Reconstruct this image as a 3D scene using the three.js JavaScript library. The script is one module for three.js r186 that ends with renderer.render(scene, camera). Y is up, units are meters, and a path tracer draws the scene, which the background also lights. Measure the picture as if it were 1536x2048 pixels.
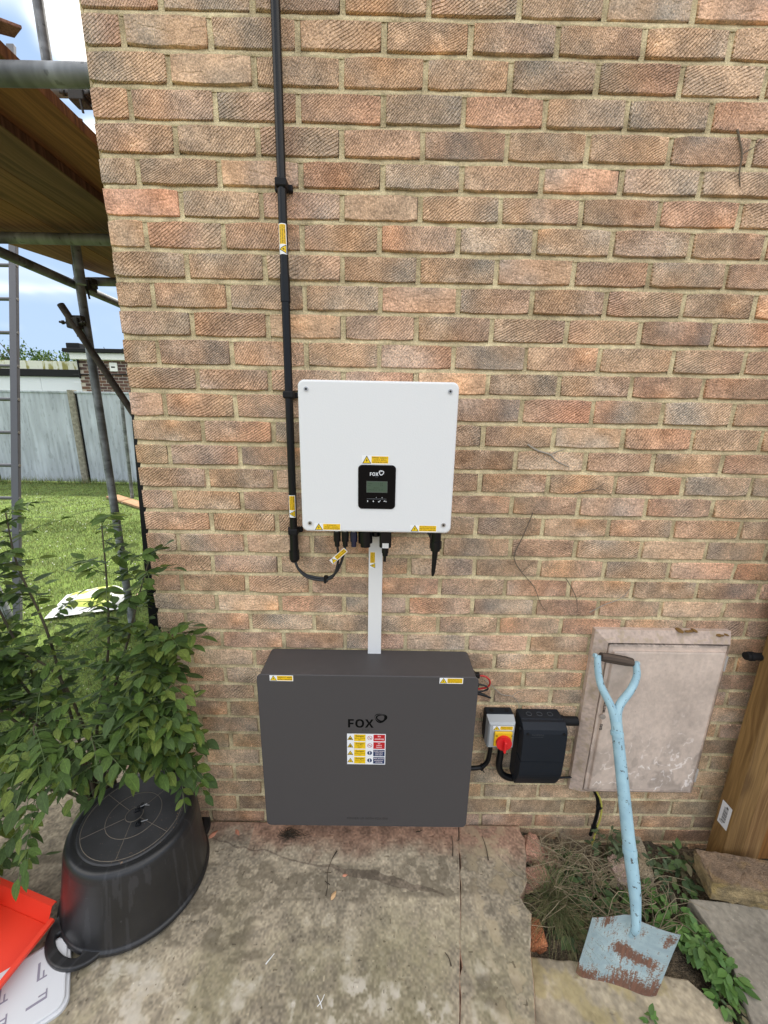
import * as THREE from 'three';
import { RoundedBoxGeometry } from 'three/addons/geometries/RoundedBoxGeometry.js';
import { TextGeometry } from 'three/addons/geometries/TextGeometry.js';
import { FontLoader } from 'three/addons/loaders/FontLoader.js';
import { mergeGeometries, toCreasedNormals } from 'three/addons/utils/BufferGeometryUtils.js';

// ---------- camera, sky, sun, exposure ----------
const scene = new THREE.Scene();
const D = Math.PI / 180;
const camera = new THREE.PerspectiveCamera(106.2, 0.75, 0.05, 600);
camera.position.set(0.803, 1.6875, 1.255);
camera.rotation.order = 'YXZ';
camera.rotation.set(-13.88 * D, -0.34 * D, 1.06 * D);

const renderer = new THREE.WebGLRenderer({ antialias: true });
renderer.toneMapping = THREE.LinearToneMapping;
renderer.toneMappingExposure = 1.70;
renderer.shadowMap.enabled = true;
renderer.shadowMap.type = THREE.PCFSoftShadowMap;

function rng(seed) { let a = seed >>> 0; return () => { a = (a + 0x6D2B79F5) >>> 0; let t = a; t = Math.imul(t ^ (t >>> 15), t | 1); t ^= t + Math.imul(t ^ (t >>> 7), t | 61); return ((t ^ (t >>> 14)) >>> 0) / 4294967296; }; }
const clamp = (v, a = 0, b = 1) => Math.min(b, Math.max(a, v));
const lerp = (a, b, t) => a + (b - a) * t;
const smooth = (a, b, v) => { const t = clamp((v - a) / (b - a)); return t * t * (3 - 2 * t); };
function hash2(x, y, s) { let h = Math.imul(x, 374761393) + Math.imul(y, 668265263) + Math.imul(s, 1442695041); h = Math.imul(h ^ (h >>> 13), 1274126177); return ((h ^ (h >>> 16)) >>> 0) / 4294967296; }
// value noise that repeats every px by py cells
function vn(x, y, px, py, s) {
  const xi = Math.floor(x), yi = Math.floor(y), fx = x - xi, fy = y - yi;
  const u = fx * fx * (3 - 2 * fx), v = fy * fy * (3 - 2 * fy);
  const m = (a, n) => ((a % n) + n) % n;
  const x0 = m(xi, px), x1 = m(xi + 1, px), y0 = m(yi, py), y1 = m(yi + 1, py);
  return lerp(lerp(hash2(x0, y0, s), hash2(x1, y0, s), u), lerp(hash2(x0, y1, s), hash2(x1, y1, s), u), v);
}
function fbm(u, v, cu, cv, oct, s) { let a = 0, w = 0.5, t = 0; for (let i = 0; i < oct; i++) { a += w * vn(u * cu, v * cv, cu, cv, s + i * 17); t += w; w *= 0.5; cu *= 2; cv *= 2; } return a / t; }

// sky: pale blue air, white broken cloud high up, thin streaks lower down
function makeSky() {
  const W = 1024, H = 512, d = new Float32Array(W * H * 4);
  for (let j = 0; j < H; j++) for (let i = 0; i < W; i++) {
    const u = (i + 0.5) / W, el = ((j + 0.5) / H - 0.5) * 180, e = Math.max(0, el);
    const k = Math.pow(clamp(e / 90), 0.55);
    let r = lerp(0.315, 0.18, k), g = lerp(0.435, 0.305, k), b = lerp(0.60, 0.54, k);
    const th = u * 2 * Math.PI, h = 1 / Math.max(0.12, Math.sin(Math.max(e, 3) * D));
    const X = Math.cos(th) * h * 0.5 + 20, Y = Math.sin(th) * h * 0.5 + 20;
    const f = fbm(X / 40, Y / 40, 110, 110, 5, 45), w = fbm(X / 40, Y / 40, 22, 130, 4, 9);
    let c = smooth(0.37, 0.56, f) * smooth(9, 30, e) + 0.45 * smooth(0.52, 0.74, w) * smooth(4, 14, e);
    c = clamp(c + 0.04 + 0.25 * smooth(6, 0, e));
    r = lerp(r, 1.56, c); g = lerp(g, 1.50, c); b = lerp(b, 1.41, c);
    if (el < 0) { r = 0.30; g = 0.29; b = 0.25; }
    const o = (j * W + i) * 4; d[o] = r; d[o + 1] = g; d[o + 2] = b; d[o + 3] = 1;
  }
  const t = new THREE.DataTexture(d, W, H, THREE.RGBAFormat, THREE.FloatType);
  t.mapping = THREE.EquirectangularReflectionMapping; t.magFilter = THREE.LinearFilter; t.minFilter = THREE.LinearFilter; t.needsUpdate = true;
  return t;
}
const sky = makeSky();
scene.background = sky; scene.environment = sky;

const sun = new THREE.DirectionalLight(new THREE.Color(1, 0.95, 0.86), 4.2);
sun.position.set(3.0, 12.0, -8.5); sun.target.position.set(0, 0, 0);
sun.castShadow = true; sun.shadow.radius = 3; sun.shadow.mapSize.set(2048, 2048);
Object.assign(sun.shadow.camera, { left: -16, right: 16, top: 16, bottom: -16, near: 0.5, far: 60 });
scene.add(sun, sun.target);

// ---------- helpers ----------
const names = new Map();
function numbered(n) { const k = names.get(n) || 0; names.set(n, k + 1); return k ? `${n}_${String(k).padStart(3, '0')}` : n; }
function tag(o, label, category, group, kind) { if (label) o.userData.label = label; if (category) o.userData.category = category; if (group) o.userData.group = group; if (kind) o.userData.kind = kind; return o; }
function thing(name, label, category, pos = [0, 0, 0], group) { const g = new THREE.Group(); g.name = numbered(name); g.position.set(...pos); scene.add(g); return tag(g, label, category, group); }
function part(name, geo, mat, parent) {
  const m = new THREE.Mesh(geo, mat); m.name = parent === scene ? numbered(name) : name;
  if (parent !== scene) { parent.userData.n = parent.userData.n || {}; const k = parent.userData.n[name] || 0; parent.userData.n[name] = k + 1; if (k) m.name = `${name}_${String(k).padStart(3, '0')}`; }
  m.castShadow = m.receiveShadow = true; parent.add(m); return m;
}
function uvBox(g, s = 1, ou = 0, ov = 0) { // uv in metres from the dominant axis of each face
  if (g.index) g = g.toNonIndexed();
  const p = g.attributes.position, n = p.count, uv = new Float32Array(n * 2), a = new THREE.Vector3(), b = new THREE.Vector3(), c = new THREE.Vector3();
  for (let i = 0; i < n; i += 3) {
    a.fromBufferAttribute(p, i); b.fromBufferAttribute(p, i + 1); c.fromBufferAttribute(p, i + 2);
    const nn = b.clone().sub(a).cross(c.clone().sub(a)), x = Math.abs(nn.x), y = Math.abs(nn.y), z = Math.abs(nn.z);
    [a, b, c].forEach((q, k) => { let U, V; if (x >= y && x >= z) { U = q.z; V = q.y; } else if (y >= z) { U = q.x; V = q.z; } else { U = q.x; V = q.y; } uv[(i + k) * 2] = U * s + ou; uv[(i + k) * 2 + 1] = V * s + ov; });
  }
  g.setAttribute('uv', new THREE.BufferAttribute(uv, 2)); return g;
}
function box(x0, x1, y0, y1, z0, z1, r = 0.003, seg = 2) {
  const w = x1 - x0, h = y1 - y0, d = z1 - z0;
  const g = r > 0 ? new RoundedBoxGeometry(w, h, d, seg, Math.min(r, w / 2.05, h / 2.05, d / 2.05)) : new THREE.BoxGeometry(w, h, d);
  g.translate((x0 + x1) / 2, (y0 + y1) / 2, (z0 + z1) / 2); return uvBox(g);
}
const V = (x, y, z) => new THREE.Vector3(x, y, z);
function merge(list) {
  const l = list.map((g) => { g = g.index ? g.toNonIndexed() : g; for (const k of Object.keys(g.attributes)) if (!['position', 'normal', 'uv', 'color'].includes(k)) g.deleteAttribute(k); g.morphAttributes = {}; return g; });
  if (l.some((g) => !g.attributes.color)) l.forEach((g) => g.deleteAttribute('color'));
  return mergeGeometries(l, false);
}
// tube with a radius along its length; pts: Vector3[] or arrays, radii: number or array; closed ends
function tube(pts, radii, rs = 10, seg = 0, straight = false) {
  const P = pts.map((p) => (p.isVector3 ? p : V(...p)));
  const path = straight || P.length === 2 ? null : new THREE.CatmullRomCurve3(P, false, 'centripetal');
  const n = seg || (P.length === 2 ? 1 : (P.length - 1) * 5);
  const R = Array.isArray(radii) ? radii : [radii, radii];
  const at = (t) => { if (path) return path.getPoint(t); const k = Math.min(P.length - 2, Math.floor(t * (P.length - 1))); return P[k].clone().lerp(P[k + 1], t * (P.length - 1) - k); };
  const ra = (t) => { const x = t * (R.length - 1), k = Math.min(R.length - 2, Math.floor(x)); return lerp(R[k], R[k + 1], x - k); };
  const pos = [], uv = [], idx = []; let nrm = null, len = 0, prev = null;
  for (let i = 0; i <= n; i++) {
    const t = i / n, c = at(t), tan = at(Math.min(1, t + 1e-3)).sub(at(Math.max(0, t - 1e-3))).normalize();
    if (!nrm) { nrm = Math.abs(tan.y) < 0.9 ? V(0, 1, 0) : V(0, 0, 1); }
    nrm = nrm.clone().sub(tan.clone().multiplyScalar(nrm.dot(tan))).normalize();
    const bi = tan.clone().cross(nrm), r = ra(t); if (prev) len += c.distanceTo(prev); prev = c;
    for (let k = 0; k <= rs; k++) { const a = (k / rs) * 2 * Math.PI, q = c.clone().addScaledVector(nrm, Math.cos(a) * r).addScaledVector(bi, Math.sin(a) * r); pos.push(q.x, q.y, q.z); uv.push((a * r), len); }
  }
  for (let i = 0; i < n; i++) for (let k = 0; k < rs; k++) { const a = i * (rs + 1) + k, b = a + rs + 1; idx.push(a, a + 1, b, b, a + 1, b + 1); }
  const g = new THREE.BufferGeometry(); g.setAttribute('position', new THREE.Float32BufferAttribute(pos, 3)); g.setAttribute('uv', new THREE.Float32BufferAttribute(uv, 2)); g.setIndex(idx); g.computeVertexNormals();
  // seam normals
  const N = g.attributes.normal; for (let i = 0; i <= n; i++) { const a = i * (rs + 1), b = a + rs; const q = V(N.getX(a) + N.getX(b), N.getY(a) + N.getY(b), N.getZ(a) + N.getZ(b)).normalize(); N.setXYZ(a, q.x, q.y, q.z); N.setXYZ(b, q.x, q.y, q.z); }
  const caps = [0, n].map((i) => { const c = at(i / n), pp = [], ii = []; pp.push(c.x, c.y, c.z); for (let k = 0; k <= rs; k++) { const o = (i * (rs + 1) + k) * 3; pp.push(pos[o], pos[o + 1], pos[o + 2]); } for (let k = 0; k < rs; k++) i ? ii.push(0, k + 1, k + 2) : ii.push(0, k + 2, k + 1); const q = new THREE.BufferGeometry(); q.setAttribute('position', new THREE.Float32BufferAttribute(pp, 3)); q.setAttribute('uv', new THREE.Float32BufferAttribute(new Array(pp.length / 3 * 2).fill(0), 2)); q.setIndex(ii); q.computeVertexNormals(); return q; });
  return merge([g, ...caps]);
}
function cyl(a, b, r, rs = 14) { return tube([a, b], r, rs); }
function tex(W, H, fn, srgb = true, rx = 1, ry = 1) {
  const d = new Uint8Array(W * H * 4);
  for (let j = 0; j < H; j++) for (let i = 0; i < W; i++) { const c = fn((i + 0.5) / W, (j + 0.5) / H, i, j), o = (j * W + i) * 4; d[o] = clamp(c[0]) * 255; d[o + 1] = clamp(c[1]) * 255; d[o + 2] = clamp(c[2]) * 255; d[o + 3] = 255; }
  const t = new THREE.DataTexture(d, W, H); t.wrapS = t.wrapT = THREE.RepeatWrapping; t.magFilter = THREE.LinearFilter; t.minFilter = THREE.LinearMipmapLinearFilter; t.generateMipmaps = true; if (srgb) t.colorSpace = THREE.SRGBColorSpace; t.repeat.set(rx, ry); t.needsUpdate = true; return t;
}
const grey = (v) => [v, v, v];
const std = (o) => new THREE.MeshStandardMaterial(o);
const lin = (r, g, b) => new THREE.Color().setRGB(r, g, b);
function canvasTex(w, h, draw) { const c = document.createElement('canvas'); c.width = w; c.height = h; const x = c.getContext('2d'); draw(x, w, h); const t = new THREE.CanvasTexture(c); t.colorSpace = THREE.SRGBColorSpace; t.anisotropy = 8; return t; }
function extrude(pts, y0, y1, bevel = 0.004) { // outline in x, z extruded upward
  const s = new THREE.Shape(pts.map(([x, z]) => new THREE.Vector2(x, -z)));
  const g = new THREE.ExtrudeGeometry(s, { depth: y1 - y0 - 2 * bevel, bevelEnabled: bevel > 0, bevelThickness: bevel, bevelSize: bevel, bevelOffset: -bevel, bevelSegments: 2 });
  g.rotateX(-Math.PI / 2); g.translate(0, y0 + bevel, 0); return uvBox(g);
}
const font = await new FontLoader().loadAsync('fonts/droid/droid_sans_bold.typeface.json');
const fontR = await new FontLoader().loadAsync('fonts/droid/droid_sans_regular.typeface.json');
function text(str, size, depth, x, y, z, f = font, sx = 1) { const g = new TextGeometry(str, { font: f, size, depth, curveSegments: 6, bevelEnabled: false }); g.scale(sx, 1, 1); g.translate(x, y, z); return g; }

// ---------- materials ----------
const plasticGrain = tex(256, 256, (u, v) => grey(fbm(u, v, 64, 64, 3, 5)), false, 12, 12);
const M = {
  white: std({ color: lin(0.80, 0.81, 0.82), roughness: 0.45, bumpMap: plasticGrain, bumpScale: 0.0003 }),
  trunk: std({ color: lin(0.80, 0.80, 0.79), roughness: 0.4 }),
  battery: std({ map: tex(512, 512, (u, v) => { const a = fbm(u, v, 5, 9, 5, 15), f = fbm(u, v, 40, 40, 3, 16), s = smooth(0.58, 0.76, a * 0.75 + f * 0.25) * smooth(0.45, 0.6, f); return grey(0.86 + (f - 0.5) * 0.04 + 0.14 * s); }), color: lin(0.088, 0.081, 0.083), roughness: 0.6, bumpMap: plasticGrain, bumpScale: 0.0002 }),
  batteryFront: std({ color: lin(0.064, 0.059, 0.061), roughness: 0.58, bumpMap: plasticGrain, bumpScale: 0.0002 }),
  black: new THREE.MeshPhysicalMaterial({ color: lin(0.006, 0.0065, 0.008), roughness: 0.3, specularIntensity: 0.6 }),
  blackMatt: new THREE.MeshPhysicalMaterial({ color: lin(0.009, 0.009, 0.010), roughness: 0.6, specularIntensity: 0.5 }),
  cable: std({ color: lin(0.02, 0.022, 0.025), roughness: 0.45 }),
  navy: new THREE.MeshPhysicalMaterial({ color: lin(0.012, 0.0155, 0.022), roughness: 0.5, specularIntensity: 0.5, bumpMap: plasticGrain, bumpScale: 0.0003 }),
  grey: std({ color: lin(0.42, 0.44, 0.45), roughness: 0.5 }),
  yellow: std({ color: lin(0.80, 0.50, 0.012), roughness: 0.45 }),
  red: std({ color: lin(0.72, 0.015, 0.02), roughness: 0.35 }),
  steel: std({ color: lin(0.5, 0.5, 0.5), roughness: 0.35, metalness: 0.9 }),
  darkHole: std({ color: lin(0.02, 0.02, 0.02), roughness: 0.9 }),
  copperRed: std({ color: lin(0.5, 0.02, 0.02), roughness: 0.4 }),
  greenYellow: std({ color: lin(0.45, 0.42, 0.08), roughness: 0.5 }),
};
const steelTex = tex(256, 512, (u, v) => { const n = fbm(u, v, 6, 24, 5, 21), s = vn(u * 40, v * 60, 40, 60, 8); const k = 0.52 + 0.34 * (n - 0.5) * 2 * 0.6 + (s > 0.9 ? -0.12 : 0); return [k * 0.98, k, k * 1.02]; });
M.scaffold = std({ color: lin(0.85, 0.86, 0.88), map: steelTex, roughness: 0.55, metalness: 0.25 });
M.coupler = std({ color: lin(0.05, 0.045, 0.04), roughness: 0.6, metalness: 0.5 });
function woodTex(c1, c2, seed, dark = 0.25) { return tex(256, 1024, (u, v) => { const warp = fbm(u, v, 3, 4, 3, seed) * 0.25; const g = fbm(u + warp, v, 24, 2, 4, seed + 3), f = vn((u + warp * 0.3) * 110, v * 14, 110, 14, seed + 9); let k = clamp(0.5 + (g - 0.5) * 1.8 + (f - 0.5) * 0.45); const kx = 0.3 + 0.4 * hash2(seed, 1, 1), ky = 0.35; const dx = (u - kx) * 5, dy = (v - ky) * 14; const kn = Math.exp(-(dx * dx + dy * dy) * 3); k = clamp(k - kn * 0.8); return [lerp(c2[0], c1[0], k), lerp(c2[1], c1[1], k), lerp(c2[2], c1[2], k)]; }); }
function wood(c1, c2, seed, rough = 0.75) { const t = woodTex(c1, c2, seed); const b = tex(128, 512, (u, v) => grey(fbm(u, v, 40, 4, 3, seed + 5)), false); t.repeat.set(4, 0.9); b.repeat.set(4, 0.9); return std({ map: t, bumpMap: b, bumpScale: 0.0012, roughness: rough }); }
// ---------- the brick house ----------
const JY = []; // height of each bed joint, counted from the top of the picture
{
  const m = { 0: 2.679, 1: 2.603, 2: 2.526, 3: 2.448, 4: 2.371, 5: 2.298, 6: 2.222, 7: 2.144, 8: 2.066, 9: 1.987, 10: 1.909, 11: 1.829, 12: 1.755, 13: 1.673, 14: 1.595, 15: 1.520, 16: 1.445, 17: 1.371, 18: 1.296, 19: 1.220, 20: 1.146, 21: 1.071, 22: 0.998, 23: 0.924, 24: 0.850, 25: 0.774, 26: 0.699, 27: 0.626, 28: 0.552, 29: 0.477, 30: 0.401, 31: 0.323, 32: 0.245, 33: 0.169, 34: 0.090, 35: 0.018, 36: -0.058, 37: -0.134, 38: -0.210 };
  for (let k = -8; k <= 38; k++) JY[k + 8] = k < 0 ? 2.679 - k * 0.0765 : m[k];
}
const jy = (k) => JY[k + 8];
const PERP = { // how far single upright joints stand off the regular bond
  3: { 4.5: -0.009, 5.5: -0.014, 6.5: -0.02, 7.5: -0.018 }, 5: { 4.5: -0.004, 5.5: -0.006, 6.5: -0.009, 7.5: -0.013 }, 7: { 3.5: -0.005, 4.5: -0.004, 5.5: -0.009, 6.5: -0.011, 7.5: -0.008, 8.5: -0.017 },
  9: { 4.5: 0.006, 6.5: -0.005, 8.5: -0.009 }, 0: { 1: -0.005, 3: 0.007, 5: 0.006 }, 19: { 0.5: -0.006, 5.5: 0.011, 6.5: 0.01, 7.5: 0.012, 8.5: 0.013 }, 20: { 1: -0.007, 5: 0.005, 6: 0.006, 7: 0.01, 8: 0.01, 9: 0.017 },
  21: { 0.5: -0.011, 1.5: -0.006, 2.5: -0.007, 5.5: 0.006, 6.5: 0.008, 7.5: 0.007, 8.5: 0.013, 9.5: 0.012 }, 22: { 1: -0.006, 2: -0.004, 5: 0.008, 6: 0.008, 7: 0.009, 8: 0.012, 9: 0.013 }, 23: { 0.5: -0.01, 1.5: -0.004, 2.5: 0.003 }, 25: { 0.5: -0.006, 5.5: -0.006 },
};
const TONE = { // fired clay, linear
  t: [0.490, 0.336, 0.220], l: [0.520, 0.405, 0.300], b: [0.360, 0.225, 0.145], p: [0.430, 0.258, 0.190], r: [0.490, 0.215, 0.140], R: [0.600, 0.215, 0.150], g: [0.365, 0.268, 0.192],
  d: [0.290, 0.212, 0.155], v: [0.385, 0.272, 0.230], o: [0.470, 0.275, 0.150], y: [0.460, 0.340, 0.200],
};
const ROWS = { // left tone and right tone of each brick, row by row from the corner
  0: 'pr tt bp ot pt tt tb pr', 1: 'br gt tb tt tt tp tp tt gt', 2: 'gt tt tt bo to tb tr tl', 3: 'pb pp tp pr tl rr gg tg rp', 4: 'pb gt pt pp pp tl gt pp', 5: 'tg gt tp rt ll gb pr pt tg',
  6: 'RR gt rp dg tt gp dp rr gp', 7: 'gg rg pp pt rp lt tl pl gp', 8: 'gg gg tp dd ot vb pp gg pp', 9: 'tt pg gg gt rp bp gv rt gd pp', 10: 'pg pp tb vp tp tp pt pr pr', 11: 'tt pp pp gt pr bd tp lt tp pv',
  12: 'op pp pt pr tt tt tp rv rp', 13: 'rp pt pv tt tt vp pR rt lt tp', 14: 'tt pr tg tt tb vt tt pr tt tt', 15: 'yy pr pt tt tt bb gt pp bt rp', 16: 'tp tp tt tt vb op to pr dg tt', 17: 'pp tt vp tt tt vp tp pr rp ot', 18: 'pp tt tt tt dt vt tt pt pb tp',
  19: 'pt tp pt bb tt bt pp gt tt dt', 20: 'pt rp tt tt tp tt tp dg pr rb', 21: 'tp tt pb pp pr pt pr pt tt or', 22: 'tt tt rp tp rp pt pr pt tt tr pp', 23: 'tp tp tt yt tt pt pt rr tt pp', 24: 'pt rp pb tr tt vp tp tp pp tp',
};
const brickCol = tex(1024, 1024, (u, v) => {
  const a = fbm(u, v, 14, 14, 4, 31), s = vn(u * 340, v * 340, 340, 340, 33), s2 = vn(u * 170, v * 170, 170, 170, 35), c = fbm(u, v, 5, 5, 2, 40);
  let k = 0.80 + (a - 0.5) * 0.30 + (s - 0.5) * 0.26 + (s2 - 0.5) * 0.20;
  if (s2 > 0.93) k += 0.10; if (s > 0.955 && a < 0.5) k -= 0.25;
  const w = (c - 0.5) * 0.14; return [k + w, k, k - w];
});
const brickBump = tex(1024, 1024, (u, v) => { // rough drag marks running up to the right over a sandy skin
  const wob = fbm(u, v, 6, 6, 3, 51) * 1.1, zone = smooth(0.30, 0.48, fbm(u, v, 7, 9, 2, 57));
  const ph = (u * 60 - v * 60) + wob * 3.4, li = Math.abs(((ph % 1) + 1) % 1 - 0.5) * 2, brk = vn(u * 46 + v * 46, (u - v) * 60, 92, 60, 59);
  const comb = smooth(0.05, 0.75, li) * (0.6 + 0.55 * brk);
  const s = vn(u * 230, v * 230, 230, 230, 61), s3 = vn(u * 110, v * 110, 110, 110, 63);
  return grey(0.25 + 0.46 * comb * (0.25 + 0.75 * zone) + 0.20 * (s - 0.5) + 0.26 * (s3 - 0.5) + 0.12 * (1 - zone));
}, false);
M.brick = std({ vertexColors: true, map: brickCol, bumpMap: brickBump, bumpScale: 0.0078, roughness: 0.92 });
const sandBump = tex(512, 512, (u, v) => { const s = vn(u * 120, v * 120, 120, 120, 65), p = fbm(u, v, 24, 24, 4, 67), c = smooth(0.62, 0.70, fbm(u, v, 12, 40, 3, 69)); return grey(0.3 + 0.3 * s + 0.35 * p - 0.3 * c); }, false);
M.brickSandy = std({ vertexColors: true, map: brickCol, bumpMap: sandBump, bumpScale: 0.0045, roughness: 0.92 });
M.brickDeep = std({ vertexColors: true, map: brickCol, bumpMap: brickBump, bumpScale: 0.0112, roughness: 0.92 });
const mortarCol = tex(512, 512, (u, v) => { const a = fbm(u, v, 10, 10, 4, 71), s = vn(u * 180, v * 180, 180, 180, 73); const k = 0.80 + (a - 0.5) * 0.34 + (s - 0.5) * 0.2; return [k, k * (0.985 + 0.03 * a), k * (0.93 + 0.06 * a)]; });
const mortarBump = tex(512, 512, (u, v) => grey(0.5 * vn(u * 160, v * 160, 160, 160, 75) + 0.5 * fbm(u, v, 30, 30, 3, 77)), false);
M.mortar = std({ color: lin(0.95, 0.785, 0.515), map: mortarCol, bumpMap: mortarBump, bumpScale: 0.0025, roughness: 0.95 });
for (const t of [brickCol, brickBump, sandBump]) t.repeat.set(1.9, 1.9);
for (const t of [mortarCol, mortarBump]) t.repeat.set(2.6, 2.6);

const wr = rng(77);
function brickGeo(x0, x1, y0, y1, t0, t1, rnd) {
  const nx = 5, ny = 1, J = 0.0016, z = (rnd() - 0.5) * 0.004, tilt = (rnd() - 0.5) * 0.003, pos = [], col = [], uv = [], idx = [];
  const ou = rnd() * 3, ov = rnd() * 3, ua = (rnd() - 0.5) * 0.55, us = 0.82 + rnd() * 0.4, uc = Math.cos(ua) * us, un = Math.sin(ua) * us, bright = 0.92 + rnd() * 0.16, warm = (rnd() - 0.5) * 0.06, split = 0.25 + rnd() * 0.5, sharp = 0.1 + rnd() * 0.3;
  const tone = (f) => { const k = smooth(split - sharp, split + sharp, f), j = 0.94 + rnd() * 0.12; return [0, 1, 2].map((i) => lerp(t0[i], t1[i], k) * bright * j * (i === 0 ? 1 + warm : i === 2 ? 1 - warm : 1)); };
  const ring = []; // outline, anticlockwise from the lower left
  const px = (i) => lerp(x0, x1, i / nx), cs = [];
  for (let i = 0; i <= nx; i++) cs.push(tone(i / nx));
  for (let i = 0; i < nx; i++) ring.push([px(i), y0, i, 0]); for (let j = 0; j < ny; j++) ring.push([x1, lerp(y0, y1, j / ny), nx, j]);
  for (let i = nx; i > 0; i--) ring.push([px(i), y1, i, ny]); for (let j = ny; j > 0; j--) ring.push([x0, lerp(y0, y1, j / ny), 0, j]);
  const cx = (x0 + x1) / 2, cy = (y0 + y1) / 2, hx = (x1 - x0) / 2, hy = (y1 - y0) / 2, b = 0.0012 + rnd() * 0.0016;
  const out = ring.map(([x, y, i]) => { const cr = (i === 0 || i === nx) ? 0.0015 + rnd() * 0.002 : 0; return [x + (rnd() - 0.5) * J * 1.4 - Math.sign(x - cx) * cr * (Math.abs(x - cx) > hx * 0.98 ? 1 : 0), y + (rnd() - 0.5) * J * 2 - Math.sign(y - cy) * cr, i]; });
  const add = (x, y, zz, i) => { pos.push(x, y, zz); const c = cs[i]; col.push(...c); uv.push((x - x0) * uc - (y - y0) * un + ou, (x - x0) * un + (y - y0) * uc + ov + zz * 0.9); return pos.length / 3 - 1; };
  const zf = (y) => z + tilt * (y - cy) / hy;
  const ins = (q) => { const [x, y, i] = q; return [Math.abs(x - cx) > hx * 0.96 ? x - Math.sign(x - cx) * b : x, y - Math.sign(y - cy) * b, i]; };
  const front = out.map((q) => { const [x, y, i] = ins(q); return add(x, y, zf(y), i); });
  // front: bottom 0..nx, top runs back
  const bot = front.slice(0, nx + 1), top = []; for (let i = 0; i <= nx; i++) top.push(front[nx + ny + (nx - i)]);
  for (let i = 0; i < nx; i++) idx.push(bot[i], bot[i + 1], top[i + 1], bot[i], top[i + 1], top[i]);
  const r1 = out.map((q) => { const [x, y, i] = ins(q); return add(x, y, zf(y), i); }), r2 = out.map(([x, y, i]) => add(x, y, zf(y) - b, i)), r3 = out.map(([x, y, i]) => add(x, y, -0.02, i)), n = out.length;
  for (const [a, c] of [[r1, r2], [r2, r3]]) for (let i = 0; i < n; i++) { const k = (i + 1) % n; idx.push(a[i], c[i], c[k], a[i], c[k], a[k]); }
  const g = new THREE.BufferGeometry(); g.setAttribute('position', new THREE.Float32BufferAttribute(pos, 3)); g.setAttribute('color', new THREE.Float32BufferAttribute(col, 3)); g.setAttribute('uv', new THREE.Float32BufferAttribute(uv, 2)); g.setIndex(idx); g.computeVertexNormals(); return g;
}
const house = thing('brick_house', 'house wall of combed buff and pink brick behind the wall-hung boxes', 'building');
const bricks = [], perps = [];
for (let r = -7; r <= 38; r++) {
  const yT = jy(r - 1), yB = jy(r), odd = ((r % 2) + 2) % 2 === 1, codes = (ROWS[r] || '').split(' ').filter(Boolean), low = r > 24;
  let c = 0, n = 0; const xe = 3.1;
  const xj = (cc) => cc * 0.225 + ((PERP[r] && PERP[r][cc]) || (wr() - 0.5) * 0.005);
  let xa = 0.0102 * (jy(r) - 1.30) + (wr() - 0.5) * 0.005;
  while (xa < xe) {
    const cn = c === 0 ? (odd ? 0.5 : 1) : c + 1, xb = xj(cn), j = 0.0044 + wr() * 0.0016;
    const pick = () => { const q = wr(); return low ? 'tyyptbtgpt'[Math.floor(q * 10)] : 'ttppptgrlbv'[Math.floor(q * 11)]; };
    const code = codes[n] || (pick() + pick());
    const dirt = r >= 34 ? 0.8 : 1;
    const T = [...code].map((k) => TONE[k].map((x, i) => 2.14 * lerp(x, TONE.t[i], 0.66)).map((x, i) => (r >= 30 && r < 35 ? lerp(x, 2.14 * TONE.y[i], 0.4) : x) * dirt));
    bricks.push({ x0: c === 0 ? xa : xa + j, x1: xb - j, y0: yB + 0.0062, y1: yT - 0.0062, T, r });
    perps.push([xb, yB, yT]); xa = xb; c = cn; n++;
  }
}
{ // which bricks the picture shows largest
  camera.updateMatrixWorld(); camera.updateProjectionMatrix();
  const pr = (x, y, z) => { const v = V(x, y, z).project(camera); return [v.x, v.y]; };
  const hid = [[0.43, 1.10, 0.25, 0.80], [0.60, 0.98, 1.42, 1.72]];
  for (const b of bricks) {
    const a = pr(b.x0, b.y0, 0), c = pr(b.x1, b.y1, 0), w = Math.min(1, Math.max(a[0], c[0])) - Math.max(-1, Math.min(a[0], c[0])), h = Math.min(1, Math.max(a[1], c[1])) - Math.max(-1, Math.min(a[1], c[1]));
    b.s = w > 0 && h > 0 ? w * h : 0;
    for (const [x0, x1, y0, y1] of hid) if (b.x0 > x0 && b.x1 < x1 && b.y0 > y0 && b.y1 < y1) b.s = 0;
    if (b.x0 > 1.6 && b.x1 < 2.07 && b.y0 > 0.26 && b.y1 < 0.96) b.s = 0;
  }
  const order = [...bricks].sort((p, q) => q.s - p.s), shown = new Set(order.slice(0, 300).filter((b) => b.s > 0)), rest = [];
  const br = rng(4242);
  for (const b of bricks) { const g = brickGeo(b.x0, b.x1, b.y0, b.y1, b.T[0], b.T[1], br); const q = br(); if (shown.has(b)) part('brick', g, (b.x0 < 0.02 && b.x1 < 0.13 && b.r > 12) || q < 0.13 ? M.brickSandy : q > 0.72 ? M.brickDeep : M.brick, house); else rest.push(g); }
  tag(part('further_brickwork', merge(rest), M.brick, house), null, null, null, 'stuff');
}
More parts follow.
